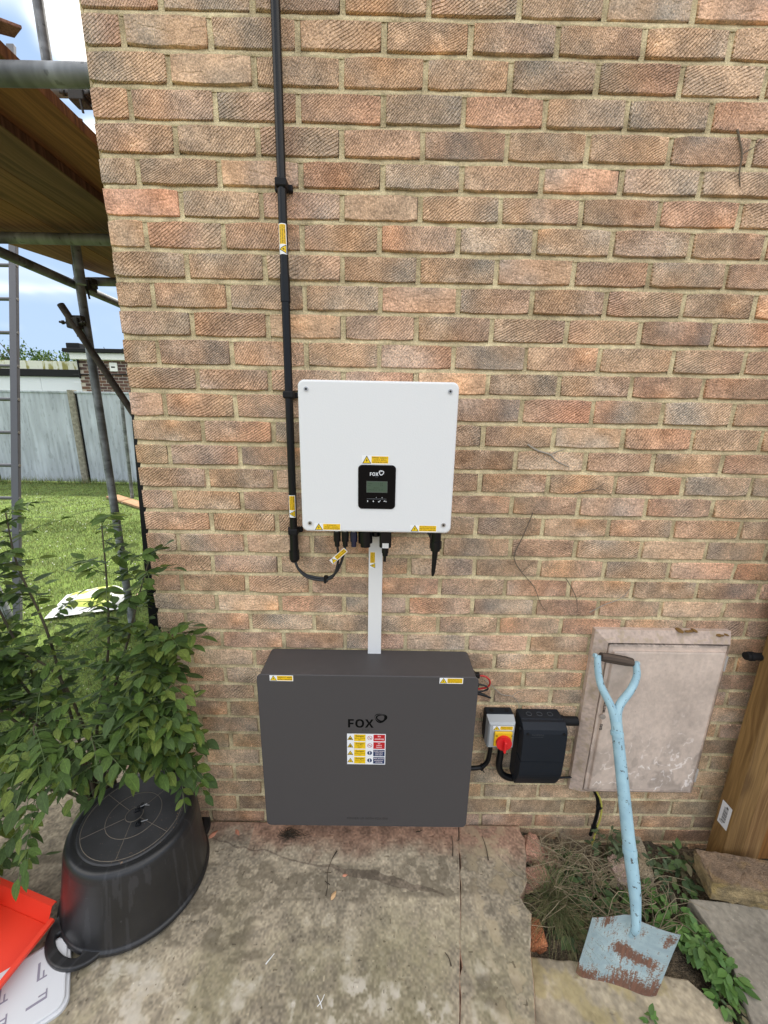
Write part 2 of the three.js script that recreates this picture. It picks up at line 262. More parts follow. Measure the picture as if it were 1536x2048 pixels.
{ // mortar: weather-struck bed joints, set back at their upper edge, and flush upright joints
  const mr = rng(99), list = [];
  const strip = (pts) => { const pos = [], uv = [], idx = []; pts.forEach((col) => col.forEach(([x, y, z]) => { pos.push(x, y, z); uv.push(x, y); })); const m = pts[0].length; for (let i = 0; i + 1 < pts.length; i++) for (let k = 0; k + 1 < m; k++) { const a = i * m + k, b = a + m; idx.push(a, b, b + 1, a, b + 1, a + 1); } const g = new THREE.BufferGeometry(); g.setAttribute('position', new THREE.Float32BufferAttribute(pos, 3)); g.setAttribute('uv', new THREE.Float32BufferAttribute(uv, 2)); g.setIndex(idx); g.computeVertexNormals(); return g; };
  for (let k = -8; k <= 38; k++) {
    const y = jy(k), cols = [], N = 150;
    for (let i = 0; i <= N; i++) { const x = 0.0102 * (y - 1.30) + 0.008 + i / N * 3.1, n1 = fbm(x / 3.1, 0.3, 40, 3, 3, 200 + k) - 0.5, n2 = fbm(x / 3.1, 0.7, 60, 3, 2, 300 + k) - 0.5, n3 = mr() - 0.5; cols.push([[x, y - 0.0095 + n1 * 0.003, -0.0035 + n2 * 0.003], [x, y - 0.0045 + n1 * 0.004 + n3 * 0.001, -0.0018 + n2 * 0.003], [x, y + 0.003 + n2 * 0.004, -0.0060 + n1 * 0.004 + n3 * 0.001], [x, y + 0.0095, -0.0092]]); }
    list.push(strip(cols));
  }
  for (const [x, a, b] of perps) { const w = 0.0075, cols = []; for (let i = 0; i <= 2; i++) { const xx = x - w + i * w; cols.push([0, 0.33, 0.66, 1].map((t) => [xx, lerp(a, b, t), -0.0045 + (mr() - 0.5) * 0.003 - (i === 1 ? 0.0015 : 0)])); } list.push(strip(cols)); }
  const back = new THREE.PlaneGeometry(3.15, 3.62); back.translate(1.58, 1.58, -0.016); list.push(uvBox(back));
  part('mortar', merge(list), M.mortar, house);
}
M.wallPlain = std({ color: lin(0.40, 0.27, 0.19), map: mortarCol, bumpMap: mortarBump, bumpScale: 0.003, roughness: 0.95 });
part('side_wall', box(0.016, 0.23, -0.3, 5.0, -7.5, -0.022, 0), M.wallPlain, house);
part('upper_wall', box(0.01, 8, 3.39, 5.0, -0.21, -0.004, 0), M.wallPlain, house);
part('rear_wall', box(3.1, 8, -0.3, 3.39, -0.21, -0.006, 0), M.wallPlain, house);
part('inner_leaf', box(0.235, 8, -0.3, 4.99, -0.24, -0.215, 0), M.wallPlain, house);
part('roof', box(-0.05, 8.2, 5.0, 5.2, -7.8, 0.05, 0.02), std({ color: lin(0.16, 0.08, 0.06), roughness: 0.9 }), house);
// ---------- printed labels ----------
function warn(lines, w, h, vertical) { // white sticker: lightning triangle and a yellow panel of small print
  return canvasTex(w, h, (x, W, H) => {
    x.fillStyle = '#f4f5f6'; x.fillRect(0, 0, W, H);
    if (vertical) { x.translate(0, H); x.rotate(-Math.PI / 2); [W, H] = [H, W]; }
    const t = H * 0.86, tx = W * 0.03, ty = H * 0.09;
    x.beginPath(); x.moveTo(tx + t * 0.55, ty); x.lineTo(tx + t * 1.1, ty + t * 0.95); x.lineTo(tx, ty + t * 0.95); x.closePath(); x.fillStyle = '#f5cf10'; x.fill(); x.lineWidth = H * 0.07; x.lineJoin = 'round'; x.strokeStyle = '#1c1a10'; x.stroke();
    x.fillStyle = '#15130c'; x.beginPath(); const b = (a, c) => [tx + t * a, ty + t * c]; [[0.62, 0.28], [0.40, 0.62], [0.54, 0.60], [0.44, 0.88], [0.70, 0.50], [0.56, 0.53]].forEach((p, i) => (i ? x.lineTo(...b(...p)) : x.moveTo(...b(...p)))); x.closePath(); x.fill();
    const px = tx + t * 1.2; x.fillStyle = '#f3c40c'; x.fillRect(px, H * 0.1, W - px - W * 0.03, H * 0.8);
    x.fillStyle = '#2a2305'; x.font = `bold ${Math.floor(H * 0.62 / lines.length)}px sans-serif`; x.textAlign = 'center'; x.textBaseline = 'middle';
    lines.forEach((s, i) => x.fillText(s, (px + W * 0.97) / 2, H * (0.14 + 0.72 * (i + 0.5) / lines.length), (W - px) * 0.88));
  });
}
const paper = (t, r = 0.5) => std({ map: t, roughness: r });
const LBL = {
  isolate: paper(warn(['WARNING - Isolate A.C.', 'and D.C. before', 'carrying out work'], 512, 160)),
  live: paper(warn(['PV array D.C.', 'Danger - contains', 'live parts during daylight'], 512, 150)),
  plugs: paper(warn(['Do not disconnect D.C.', 'plugs and sockets under load', 'turn off A.C. supply first'], 512, 150)),
  dual: paper(warn(['Isolate A.C. supply', 'before working'], 512, 140)),
  cableV: paper(warn(['Do not disconnect D.C.', 'plugs and sockets under load', 'turn off A.C. supply first'], 150, 512, true)),
};
function label(name, mat, x0, x1, y0, y1, z, parent, txt) { const g = new THREE.PlaneGeometry(x1 - x0, y1 - y0); g.translate((x0 + x1) / 2, (y0 + y1) / 2, z); const m = part(name, g, mat, parent); if (txt) m.userData.label = txt; return m; }

// rounded-rectangle plate with a bevelled edge, front face at z1
function plate(x0, x1, y0, y1, z0, z1, r, bev = 0.003) {
  const s = new THREE.Shape(), w = x1 - x0 - 2 * bev, h = y1 - y0 - 2 * bev, X = x0 + bev, Y = y0 + bev; r = Math.max(0.0005, r - bev);
  s.moveTo(X + r, Y); s.lineTo(X + w - r, Y); s.absarc(X + w - r, Y + r, r, -Math.PI / 2, 0); s.lineTo(X + w, Y + h - r); s.absarc(X + w - r, Y + h - r, r, 0, Math.PI / 2); s.lineTo(X + r, Y + h); s.absarc(X + r, Y + h - r, r, Math.PI / 2, Math.PI); s.lineTo(X, Y + r); s.absarc(X + r, Y + r, r, Math.PI, 1.5 * Math.PI);
  const g = new THREE.ExtrudeGeometry(s, { depth: z1 - z0 - 2 * bev, bevelEnabled: true, bevelSize: bev, bevelThickness: bev, bevelSegments: 3, curveSegments: 8 }); g.translate(0, 0, z0 + bev); return uvBox(g);
}
// the emblem: two loose rounded-triangle loops
function emblem(cx, cy, s, z, d) {
  const loop = (k, rot, sq) => { const p = []; for (let i = 0; i < 40; i++) { const a = i / 40 * 2 * Math.PI, r = k * (1 + 0.10 * Math.cos(3 * (a - rot))); p.push(new THREE.Vector2(cx + s * r * Math.cos(a) * 1.08, cy + s * r * Math.sin(a) * sq)); } return p; };
  const mk = (ko, ki, rot, dx, dy) => { const sh = new THREE.Shape(loop(ko, rot, 0.94)); const hole = loop(ki, rot + 0.25, 0.94).map((q) => new THREE.Vector2(q.x + dx * s, q.y + dy * s)); sh.holes.push(new THREE.Path(hole.reverse())); const g = new THREE.ExtrudeGeometry(sh, { depth: d, bevelEnabled: false, curveSegments: 6 }); g.translate(0, 0, z); return g; };
  return [mk(1.0, 0.82, 0.35, -0.09, 0.06), mk(0.76, 0.56, 0.6, 0.05, 0.04)];
}

// ---------- inverter ----------
const inv = thing('solar_inverter', 'white square solar inverter with a black display panel on the brick wall', 'inverter', [0.79, 1.354, 0]);
{
  const P = inv, ox = -0.79, oy = -1.354, sh = (g) => { g.translate(ox, oy, 0); return g; };
  part('casing', sh(box(0.60, 0.985, 1.372, 1.772, 0.02, 0.135, 0.012, 3)), M.white, P);
  part('wall_bracket', sh(box(0.63, 0.96, 1.60, 1.70, -0.002, 0.022, 0.002)), M.steel, P);
  const cover = part('front_cover', sh(plate(0.568, 1.0085, 1.354, 1.7825, 0.128, 0.160, 0.018, 0.006)), M.white, P);
  for (const [x, y] of [[0.5915, 1.7575], [0.9840, 1.7580], [0.5916, 1.3797], [0.9860, 1.3804]]) {
    const s = part('screw', sh(cyl([x, y, 0.158], [x, y, 0.1625], 0.0062, 18)), M.steel, cover); part('screw_socket', sh(cyl([x, y, 0.1615], [x, y, 0.1629], 0.0034, 6)), M.darkHole, cover);
  }
  const panelTex = canvasTex(512, 614, (x, W, H) => {
    x.fillStyle = '#04060b'; x.fillRect(0, 0, W, H); x.fillStyle = '#e9ebee'; x.strokeStyle = '#e9ebee';
    x.font = 'bold 70px sans-serif'; x.textBaseline = 'alphabetic'; x.textAlign = 'left'; x.fillText('FOX', 146, 137, 132); x.font = '16px sans-serif'; x.fillStyle = '#8d9096'; x.fillText('E S S', 232, 160);
    x.lineWidth = 11; x.beginPath(); for (let i = 0; i <= 40; i++) { const a = i / 40 * 2 * Math.PI, r = 31 * (1 + 0.1 * Math.cos(3 * (a + 0.35))); const q = [320 + r * Math.cos(a) * 1.05, 90 + r * Math.sin(a)]; i ? x.lineTo(...q) : x.moveTo(...q); } x.stroke(); x.lineWidth = 5; x.beginPath(); x.ellipse(316, 95, 22, 25, 0.5, 0.6, 5.2); x.stroke();
    x.fillStyle = '#9aa0a6'; x.fillRect(110, 481, 290, 3); x.fillStyle = '#c9cdd2'; x.beginPath(); x.arc(250, 462, 5, 0, 7); x.fill(); x.beginPath(); x.ellipse(336, 462, 5, 9, 0, 0, 7); x.fill();
    x.fillStyle = '#e6e8eb'; const tri = (cx, cy, d) => { x.beginPath(); x.moveTo(cx - 12, cy); x.lineTo(cx + 12, cy); x.lineTo(cx, cy - 14 * d); x.closePath(); x.fill(); x.fillRect(cx - 4, cy, 8, 12 * d); }; tri(121, 518, 1); tri(207, 518, -1);
    x.lineWidth = 8; x.strokeStyle = '#e6e8eb'; x.beginPath(); x.moveTo(277, 516); x.lineTo(289, 530); x.lineTo(311, 504); x.stroke(); x.lineWidth = 6; x.beginPath(); x.moveTo(364, 514); x.lineTo(395, 514); x.quadraticCurveTo(404, 520, 394, 530); x.stroke(); x.beginPath(); x.moveTo(372, 505); x.lineTo(362, 514); x.lineTo(372, 523); x.stroke();
  });
  const dp = part('display_panel', sh(plate(0.7335, 0.8415, 1.426, 1.5545, 0.158, 0.1622, 0.012, 0.001)), new THREE.MeshPhysicalMaterial({ color: lin(0.003, 0.003, 0.005), roughness: 0.15, specularIntensity: 0.35 }), P);
  const pf = new THREE.PlaneGeometry(0.100, 0.120); pf.translate(0.7875, 1.4905, 0.1628); part('panel_print', sh(pf), new THREE.MeshPhysicalMaterial({ map: panelTex, roughness: 0.15, specularIntensity: 0.35 }), dp);
  const lcd = canvasTex(320, 180, (x, W, H) => { x.fillStyle = '#4d5a52'; x.fillRect(0, 0, W, H); x.fillStyle = '#465a4b'; x.fillRect(12, 12, W - 24, H - 24); x.fillStyle = '#28352c'; x.font = '24px monospace'; x.fillText('Power      1.52k', 22, 46, 280); x.fillText('SoC          87%', 22, 78, 280); x.fillText('Normal', 110, 112); x.fillText('2024-06-21 14:05', 22, 144, 280); });
  const lg = new THREE.PlaneGeometry(0.0605, 0.0335); lg.translate(0.7878, 1.4916, 0.1632); part('screen', sh(lg), std({ map: lcd, roughness: 0.2 }), dp);
  const st = (n, m, a, b, c, d, t) => { const q = label(n, m, a, b, c, d, 0.1606, P, t); q.geometry.translate(ox, oy, 0); };
  st('warning_label', LBL.isolate, 0.744, 0.8215, 1.5565, 1.5815, 'yellow warning label above the display'); st('warning_label', LBL.live, 0.604, 0.683, 1.3575, 1.3800); st('warning_label', LBL.plugs, 0.888, 0.9675, 1.3580, 1.3795); st('blank_sticker', M.trunk, 0.8425, 0.8475, 1.5400, 1.5475);
  // plugs and glands under the casing
  for (const x of [0.662, 0.688, 0.715]) { const z = 0.085, c = part('connector', sh(merge([cyl([x, 1.375, z], [x, 1.325, z], 0.0095, 14), cyl([x, 1.33, z], [x, 1.300, z], 0.0115, 8), cyl([x, 1.300, z], [x, 1.283, z], 0.008, 12), box(x - 0.0085, x + 0.0085, 1.308, 1.350, z - 0.006, z + 0.0095, 0.002)])), x > 0.7 ? std({ color: lin(0.012, 0.014, 0.05), roughness: 0.4 }) : M.black, P); part('connector_mark', sh(box(x - 0.0045, x + 0.0045, 1.334, 1.339, z + 0.009, z + 0.0102, 0)), M.grey, c); }
  part('cable_gland', sh(merge([cyl([0.752, 1.375, 0.08], [0.752, 1.33, 0.08], 0.020, 18), cyl([0.752, 1.335, 0.08], [0.752, 1.296, 0.08], 0.0235, 10), cyl([0.752, 1.296, 0.08], [0.752, 1.282, 0.08], 0.016, 16)])), M.black, P);
  part('small_gland', sh(merge([cyl([0.785, 1.375, 0.07], [0.785, 1.318, 0.07], 0.010, 12), cyl([0.785, 1.33, 0.07], [0.785, 1.315, 0.07], 0.013, 8)])), M.black, P);
  const dg = part('data_dongle', sh(merge([box(0.797, 0.835, 1.283, 1.372, 0.055, 0.10, 0.006, 3), cyl([0.816, 1.285, 0.08], [0.816, 1.262, 0.08], 0.0115, 10), cyl([0.816, 1.265, 0.08], [0.816, 1.252, 0.08], 0.009, 12), cyl([0.815, 1.255, 0.08], [0.815, 1.232, 0.08], 0.005, 10)])), M.black, P);
  label('white_tag', M.trunk, 0.8065, 0.8265, 1.284, 1.3005, 0.1008, dg).geometry.translate(ox, oy, 0);
  part('aerial_gland', sh(merge([cyl([0.976, 1.375, 0.09], [0.976, 1.30, 0.09], 0.0165, 16), cyl([0.976, 1.308, 0.09], [0.976, 1.284, 0.09], 0.0195, 9), cyl([0.976, 1.284, 0.09], [0.976, 1.275, 0.09], 0.015, 14), tube([[0.976, 1.278, 0.09], [0.975, 1.24, 0.088], [0.974, 1.20, 0.085], [0.973, 1.186, 0.084]], [0.010, 0.008, 0.0065, 0.004], 12)])), M.black, P);
  part('aerial_cable', sh(tube([[0.87, 1.37, 0.06], [0.90, 1.355, 0.06], [0.94, 1.345, 0.06], [0.962, 1.318, 0.07], [0.968, 1.295, 0.085]], 0.006, 10)), M.cable, P);
}
// ---------- conduit ----------
const con = thing('conduit', 'black round conduit rising up the brick wall beside the white inverter', 'pipe', [0.512, 1.2, 0]);
{
  const sh = (g) => { g.translate(-0.512, -1.2, 0); return g; }, z = 0.028;
  const line = (y) => lerp(0.5105, 0.5185, (y - 1.21) / 1.6);
  part('pipe', sh(cyl([line(1.25), 1.25, z], [line(3.5), 3.5, z], 0.0122, 24)), M.black, con);
  part('coupling', sh(cyl([line(2.005), 2.005, z], [line(2.075), 2.075, z], 0.0142, 24)), M.black, con);
  for (const [y, n] of [[2.296, 0], [1.748, 1], [1.313, 2]]) {
    const x = line(y), c = part('saddle_clip', sh(merge([box(x - 0.016, x + 0.016, y - 0.011, y + 0.011, 0.003, z + 0.0155, 0.005, 3), box(x - 0.024, x + 0.026, y - 0.009, y + 0.009, -0.002, 0.012, 0.004)])), M.blackMatt, con);
  }
  part('end_sleeve', sh(merge([cyl([0.5110, 1.310, z], [0.5105, 1.228, z], 0.0145, 22), cyl([0.5105, 1.246, z], [0.5105, 1.216, z], 0.0175, 9), tube([[0.5105, 1.218, z], [0.5105, 1.209, z], [0.511, 1.204, z]], [0.0165, 0.014, 0.009], 16)])), M.black, con);
  const wrapLabel = (y0, y1) => { const g = new THREE.CylinderGeometry(0.0126, 0.0126, y1 - y0, 20, 1, true, -0.95, 1.9); g.translate(line((y0 + y1) / 2), (y0 + y1) / 2, z); part('warning_label', sh(g), LBL.cableV, con); };
  wrapLabel(2.124, 2.199); wrapLabel(1.363, 1.437);
}
const flex = thing('flexible_cable', 'short looping grey-black cable between the conduit end and the inverter plugs', 'cable', [0.6, 1.155, 0]);
{
  const sh = (g) => { g.translate(-0.6, -1.155, 0); return g; };
  part('cable_sheath', sh(merge([tube([[0.511, 1.21, 0.028], [0.520, 1.185, 0.030], [0.545, 1.163, 0.034], [0.582, 1.154, 0.038], [0.620, 1.155, 0.044], [0.650, 1.176, 0.055], [0.670, 1.215, 0.068], [0.682, 1.255, 0.078], [0.688, 1.29, 0.085]], 0.0042, 10, 40), tube([[0.513, 1.21, 0.034], [0.524, 1.182, 0.036], [0.548, 1.158, 0.040], [0.582, 1.148, 0.043], [0.617, 1.149, 0.049], [0.643, 1.166, 0.058], [0.660, 1.21, 0.070], [0.664, 1.25, 0.080], [0.662, 1.29, 0.085]], 0.0042, 10, 40)])), M.cable, flex);
  part('cable_tie', sh(merge([cyl([0.616, 1.143, 0.044], [0.620, 1.162, 0.048], 0.0085, 12), box(0.612, 0.620, 1.139, 1.147, 0.046, 0.056, 0.001)])), M.black, flex);
  part('cable_tie', sh(cyl([0.675, 1.245, 0.079], [0.681, 1.265, 0.081], 0.0075, 12)), M.black, flex);
  const g = new THREE.PlaneGeometry(0.062, 0.018); g.rotateZ(0.72); g.rotateY(0.15); g.translate(0.667, 1.253, 0.094); part('cable_label', sh(g), LBL.dual, flex);
}
const tr = thing('white_trunking', 'straight white plastic trunking running down to the grey battery', 'trunking', [0.786, 0.85, 0]);
{
  const sh = (g) => { g.translate(-0.786, -0.85, 0); return g; };
  part('cover', sh(box(0.7610, 0.8085, 0.852, 1.345, -0.003, 0.026, 0.002)), M.trunk, tr);
  label('warning_label', LBL.cableV, 0.7645, 0.7845, 1.185, 1.245, 0.0268, tr).geometry.translate(-0.786, -0.85, 0);
}
// ---------- battery ----------
const bat = thing('battery_box', 'large slate-grey battery box with black lettering hung low on the brick wall', 'battery', [0.767, 0.218, 0]);
{
  const sh = (g) => { g.translate(-0.767, -0.218, 0); return g; };
  part('casing', sh(plate(0.4035, 1.1305, 0.222, 0.8545, 0.002, 0.148, 0.016, 0.004)), M.battery, bat);
  part('front_panel', sh(plate(0.3985, 1.1345, 0.2175, 0.8585, 0.1475, 0.1545, 0.018, 0.003)), M.batteryFront, bat);
  const logo = [text('FOX', 0.0335, 0.0006, 0.6960, 0.6545, 0.1543, font, 1.02), ...emblem(0.8115, 0.694, 0.0195, 0.1543, 0.0006)];
  part('logo_lettering', sh(merge(logo)), new THREE.MeshPhysicalMaterial({ color: lin(0.003, 0.003, 0.003), roughness: 0.6, specularIntensity: 0.15 }), bat);
  part('small_lettering', sh(text('E S S', 0.0085, 0.0005, 0.7475, 0.6405, 0.1543, fontR)), std({ color: lin(0.03, 0.028, 0.026), roughness: 0.5 }), bat);
  part('motto_lettering', sh(text('POWER UP WITH FOX ESS', 0.0078, 0.0005, 0.6935, 0.252, 0.1543, fontR, 1.22)), std({ color: lin(0.02, 0.02, 0.02), roughness: 0.5 }), bat);
  label('warning_label', LBL.dual, 0.4425, 0.5200, 0.8345, 0.8560, 0.1552, bat).geometry.translate(-0.767, -0.218, 0); label('warning_label', LBL.plugs, 1.0035, 1.0815, 0.8335, 0.8555, 0.1552, bat).geometry.translate(-0.767, -0.218, 0);
  const haz = canvasTex(768, 736, (x, W, H) => {
    x.fillStyle = '#eef0f4'; x.fillRect(0, 0, W, H); const rows = [['Battery charging', 'area', '#c01822', ['No', 'smoking']], ['Explosive', 'gases', '#c01822', ['No', 'naked', 'flames']], ['Battery contains', 'acid', '#17305c', ['Avoid contact', 'with skin', 'and eyes']], ['Electric shock', 'risk', '#17305c', ['Wear personal', 'protective', 'clothing']]];
    rows.forEach(([a, b, col, ls], i) => { const y = 18 + i * 180, h = 158;
      x.beginPath(); x.moveTo(65, y + 34); x.lineTo(118, y + 128); x.lineTo(12, y + 128); x.closePath(); x.fillStyle = '#e8c21a'; x.fill(); x.lineWidth = 9; x.strokeStyle = '#211d10'; x.lineJoin = 'round'; x.stroke(); x.fillStyle = '#211d10'; if (i === 3) { x.beginPath(); x.moveTo(72, y + 62); x.lineTo(52, y + 98); x.lineTo(64, y + 96); x.lineTo(58, y + 122); x.lineTo(80, y + 88); x.lineTo(66, y + 90); x.fill(); } else if (i === 0) { x.fillRect(40, y + 92, 50, 26); x.fillRect(46, y + 84, 10, 8); x.fillRect(74, y + 84, 10, 8); } else if (i === 1) { for (let k = 0; k < 9; k++) { x.save(); x.translate(65, y + 98); x.rotate(k * 0.7); x.fillRect(-3, 0, 6, 28); x.restore(); } } else { x.fillRect(34, y + 108, 62, 9); x.beginPath(); x.moveTo(50, y + 80); x.lineTo(82, y + 92); x.lineTo(78, y + 100); x.lineTo(46, y + 88); x.fill(); }
      x.fillStyle = '#efc50c'; x.fillRect(140, y, 228, h); x.fillStyle = '#2e2403'; x.textAlign = 'center'; x.font = 'bold 50px sans-serif'; x.fillText('Danger', 254, y + 56); x.font = '30px sans-serif'; x.fillText(a, 254, y + 100, 215); x.fillText(b, 254, y + 136);
      if (i < 2) { x.strokeStyle = '#b3202c'; x.lineWidth = 9; x.beginPath(); x.arc(452, y + 80, 44, 0, 7); x.stroke(); x.beginPath(); x.moveTo(421, y + 49); x.lineTo(483, y + 111); x.stroke(); x.fillStyle = '#222'; x.fillRect(424, y + 80, 56, 8); } else { x.fillStyle = '#16305c'; x.beginPath(); x.arc(452, y + 80, 48, 0, 7); x.fill(); x.fillStyle = '#f2f4f8'; x.fillRect(444, y + 46, 16, 46); x.beginPath(); x.arc(452, y + 108, 9, 0, 7); x.fill(); }
      x.fillStyle = col; x.fillRect(524, y, 228, h); x.fillStyle = '#f6e9ea'; x.font = `bold ${ls.length < 3 ? 46 : 36}px sans-serif`; ls.forEach((s, k) => x.fillText(s, 638, y + 44 + (ls.length < 3 ? 28 : 0) * (k ? 1.6 : 0.5) + k * 44 * (ls.length < 3 ? 0.7 : 1), 214)); });
  });
  label('hazard_sign', paper(haz), 0.6965, 0.8300, 0.5010, 0.6300, 0.1556, bat, 'white hazard sign with yellow, red and blue panels').geometry.translate(-0.767, -0.218, 0);
  // plug row on the side by the wall
  for (const [y, k] of [[0.788, 0], [0.752, 1]]) part('terminal_plug', sh(merge([box(1.128, 1.150, y - 0.013, y + 0.013, 0.035, 0.062, 0.004), box(1.148, 1.166, y - 0.009, y + 0.009, 0.040, 0.058, 0.003)])), M.black, bat);
}
{
  const r1 = thing('red_cable', 'thin red cable curling out beside the grey battery', 'cable', [1.17, 0.76, 0.05]); part('cable_sheath', tube([[-0.012, 0.028, 0], [0.018, 0.026, 0.004], [0.034, 0.008, 0.006], [0.030, -0.014, 0.004], [0.008, -0.026, 0], [-0.015, -0.032, -0.004]], 0.0032, 8, 24), M.copperRed, r1);
  const k1 = thing('black_lead', 'black lead with a tapered plug beside the grey battery', 'cable', [1.17, 0.74, 0.05]); part('cable_sheath', tube([[-0.012, 0.012, 0], [0.02, 0.008, 0.004], [0.030, -0.004, 0.004], [0.012, -0.016, 0.002], [-0.012, -0.020, 0]], 0.003, 8, 20), M.cable, k1); part('plug', tube([[-0.02, -0.02, 0.005], [0.012, -0.026, 0.008], [0.04, -0.036, 0.012]], [0.006, 0.0055, 0.003], 10), M.black, k1);
  const yt = new THREE.PlaneGeometry(0.03, 0.024); yt.rotateY(0.9); yt.rotateZ(-0.5); yt.translate(-0.005, -0.052, 0.01); part('yellow_tag', yt, LBL.live, k1);
}
// ---------- isolator switch ----------
const iso = thing('isolator_switch', 'small grey isolator switch with a red rotary handle on a yellow plate', 'switch', [1.26, 0.49, 0]);
{
  const sh = (g) => { g.translate(-1.26, -0.49, 0); return g; };
  const base = part('base', sh(box(1.2085, 1.3125, 0.4905, 0.6125, -0.002, 0.036, 0.005, 3)), M.navy, iso);
  for (const x of [1.232, 1.290]) part('knockout', sh(cyl([x, 0.6115, 0.018], [x, 0.6133, 0.018], 0.0085, 18)), M.blackMatt, base);
  const cv = [[1.2095, 1.3115, 0.4915, 0.6115, 0.0362], [1.2120, 1.3090, 0.4945, 0.6030, 0.0720]];
  const lo = cv[0], hi = cv[1]; const pos = [], idx = [], q = (c) => [[c[0], c[2], c[4]], [c[1], c[2], c[4]], [c[1], c[3], c[4]], [c[0], c[3], c[4]]];
  const A = q(lo), B = q([hi[0], hi[1], hi[2], hi[3], 0.066]), C = q([hi[0] + 0.004, hi[1] - 0.004, hi[2] + 0.003, hi[3] - 0.006, 0.072]);
  [A, B, C].forEach((r) => r.forEach((p) => pos.push(...p))); for (let r = 0; r < 2; r++) for (let i = 0; i < 4; i++) { const k = (i + 1) % 4; idx.push(r * 4 + i, r * 4 + k, r * 4 + 4 + k, r * 4 + i, r * 4 + 4 + k, r * 4 + 4 + i); } idx.push(8, 9, 10, 8, 10, 11);
  let g = new THREE.BufferGeometry(); g.setAttribute('position', new THREE.Float32BufferAttribute(pos, 3)); g.setIndex(idx); g = uvBox(g); g.computeVertexNormals(); part('cover', sh(g), M.grey, iso);
  const yp = part('yellow_plate', sh(box(1.2320, 1.2985, 0.5085, 0.5700, 0.0715, 0.0805, 0.003)), M.yellow, iso);
  const kn = part('rotary_handle', sh(merge([cyl([1.2665, 0.5305, 0.080], [1.2665, 0.5305, 0.092], 0.0285, 32)])), M.red, iso);
  part('grip', sh(merge([box(1.2620, 1.2710, 0.5025, 0.5500, 0.0915, 0.108, 0.004, 3)])), M.red, kn);
  part('plate_print', sh(merge([text('O', 0.008, 0.0003, 1.2355, 0.552, 0.0804), text('I', 0.008, 0.0003, 1.2935, 0.552, 0.0804)])), M.blackMatt, yp);
  label('warning_label', LBL.isolate, 1.2265, 1.3015, 0.5735, 0.5930, 0.0727, iso).geometry.translate(-1.26, -0.49, 0);
}
const enc = thing('meter_enclosure', 'dark navy plastic enclosure with a hinged flap beside the isolator switch', 'enclosure', [1.41, 0.31, 0]);
{
  const sh = (g) => { g.translate(-1.41, -0.31, 0); return g; };
  const base = part('base', sh(box(1.3330, 1.4930, 0.3190, 0.6080, -0.002, 0.054, 0.006, 3)), M.navy, enc);
  for (const x of [1.372, 1.412, 1.452]) { const t = new THREE.TorusGeometry(0.0095, 0.0009, 6, 24); t.rotateX(Math.PI / 2); t.translate(x, 0.6082, 0.028); part('knockout', sh(uvBox(t)), M.grey.clone(), base).material.color.setRGB(0.07, 0.08, 0.09); }
  // lid: side profile that bulges and curves back toward its foot
  const prof = (y0, y1, zf) => { const s = new THREE.Shape(); s.moveTo(0.0, y0); const n = 10; for (let i = 0; i <= n; i++) { const y = lerp(y0, y1, i / n); s.lineTo(zf(y), y); } s.lineTo(0.0, y1); s.closePath(); const e = new THREE.ExtrudeGeometry(s, { depth: 0.156, bevelEnabled: true, bevelSize: 0.003, bevelThickness: 0.003, bevelOffset: -0.003, bevelSegments: 3 }); e.rotateY(-Math.PI / 2); e.translate(1.335 + 0.156, 0, 0.0545); return uvBox(e); };
  const zf = (y) => (y > 0.59 ? lerp(0.038, 0.012, clamp((y - 0.59) / 0.017)) : 0.038 + 0.004 * Math.sin(clamp((0.59 - y) / 0.24) * Math.PI) - 0.030 * Math.pow(clamp((0.40 - y) / 0.08), 1.6));
  part('upper_lid', sh(prof(0.4595, 0.607, zf)), M.navy, enc);
  part('flap', sh(prof(0.3200, 0.4570, (y) => zf(y) - 0.001)), M.navy, enc);
  for (const x of [1.348, 1.480]) { const s = part('screw', sh(cyl([x, 0.578, 0.090], [x, 0.578, 0.0945], 0.0055, 14)), M.blackMatt, enc); }
  part('embossed_lettering', sh(merge([text('FUSEBOX', 0.0078, 0.0006, 1.362, 0.571, 0.0936, font, 0.95), box(1.361, 1.404, 0.5645, 0.5655, 0.0930, 0.0945, 0)])), std({ color: lin(0.035, 0.04, 0.05), roughness: 0.5 }), enc);
  part('side_knob', sh(cyl([1.335, 0.575, 0.065], [1.325, 0.575, 0.065], 0.008, 10)), M.blackMatt, enc);
  part('side_spout', sh(merge([cyl([1.490, 0.585, 0.035], [1.555, 0.585, 0.035], 0.0165, 18), cyl([1.490, 0.585, 0.035], [1.503, 0.585, 0.035], 0.0205, 10)])), M.blackMatt, enc);
}
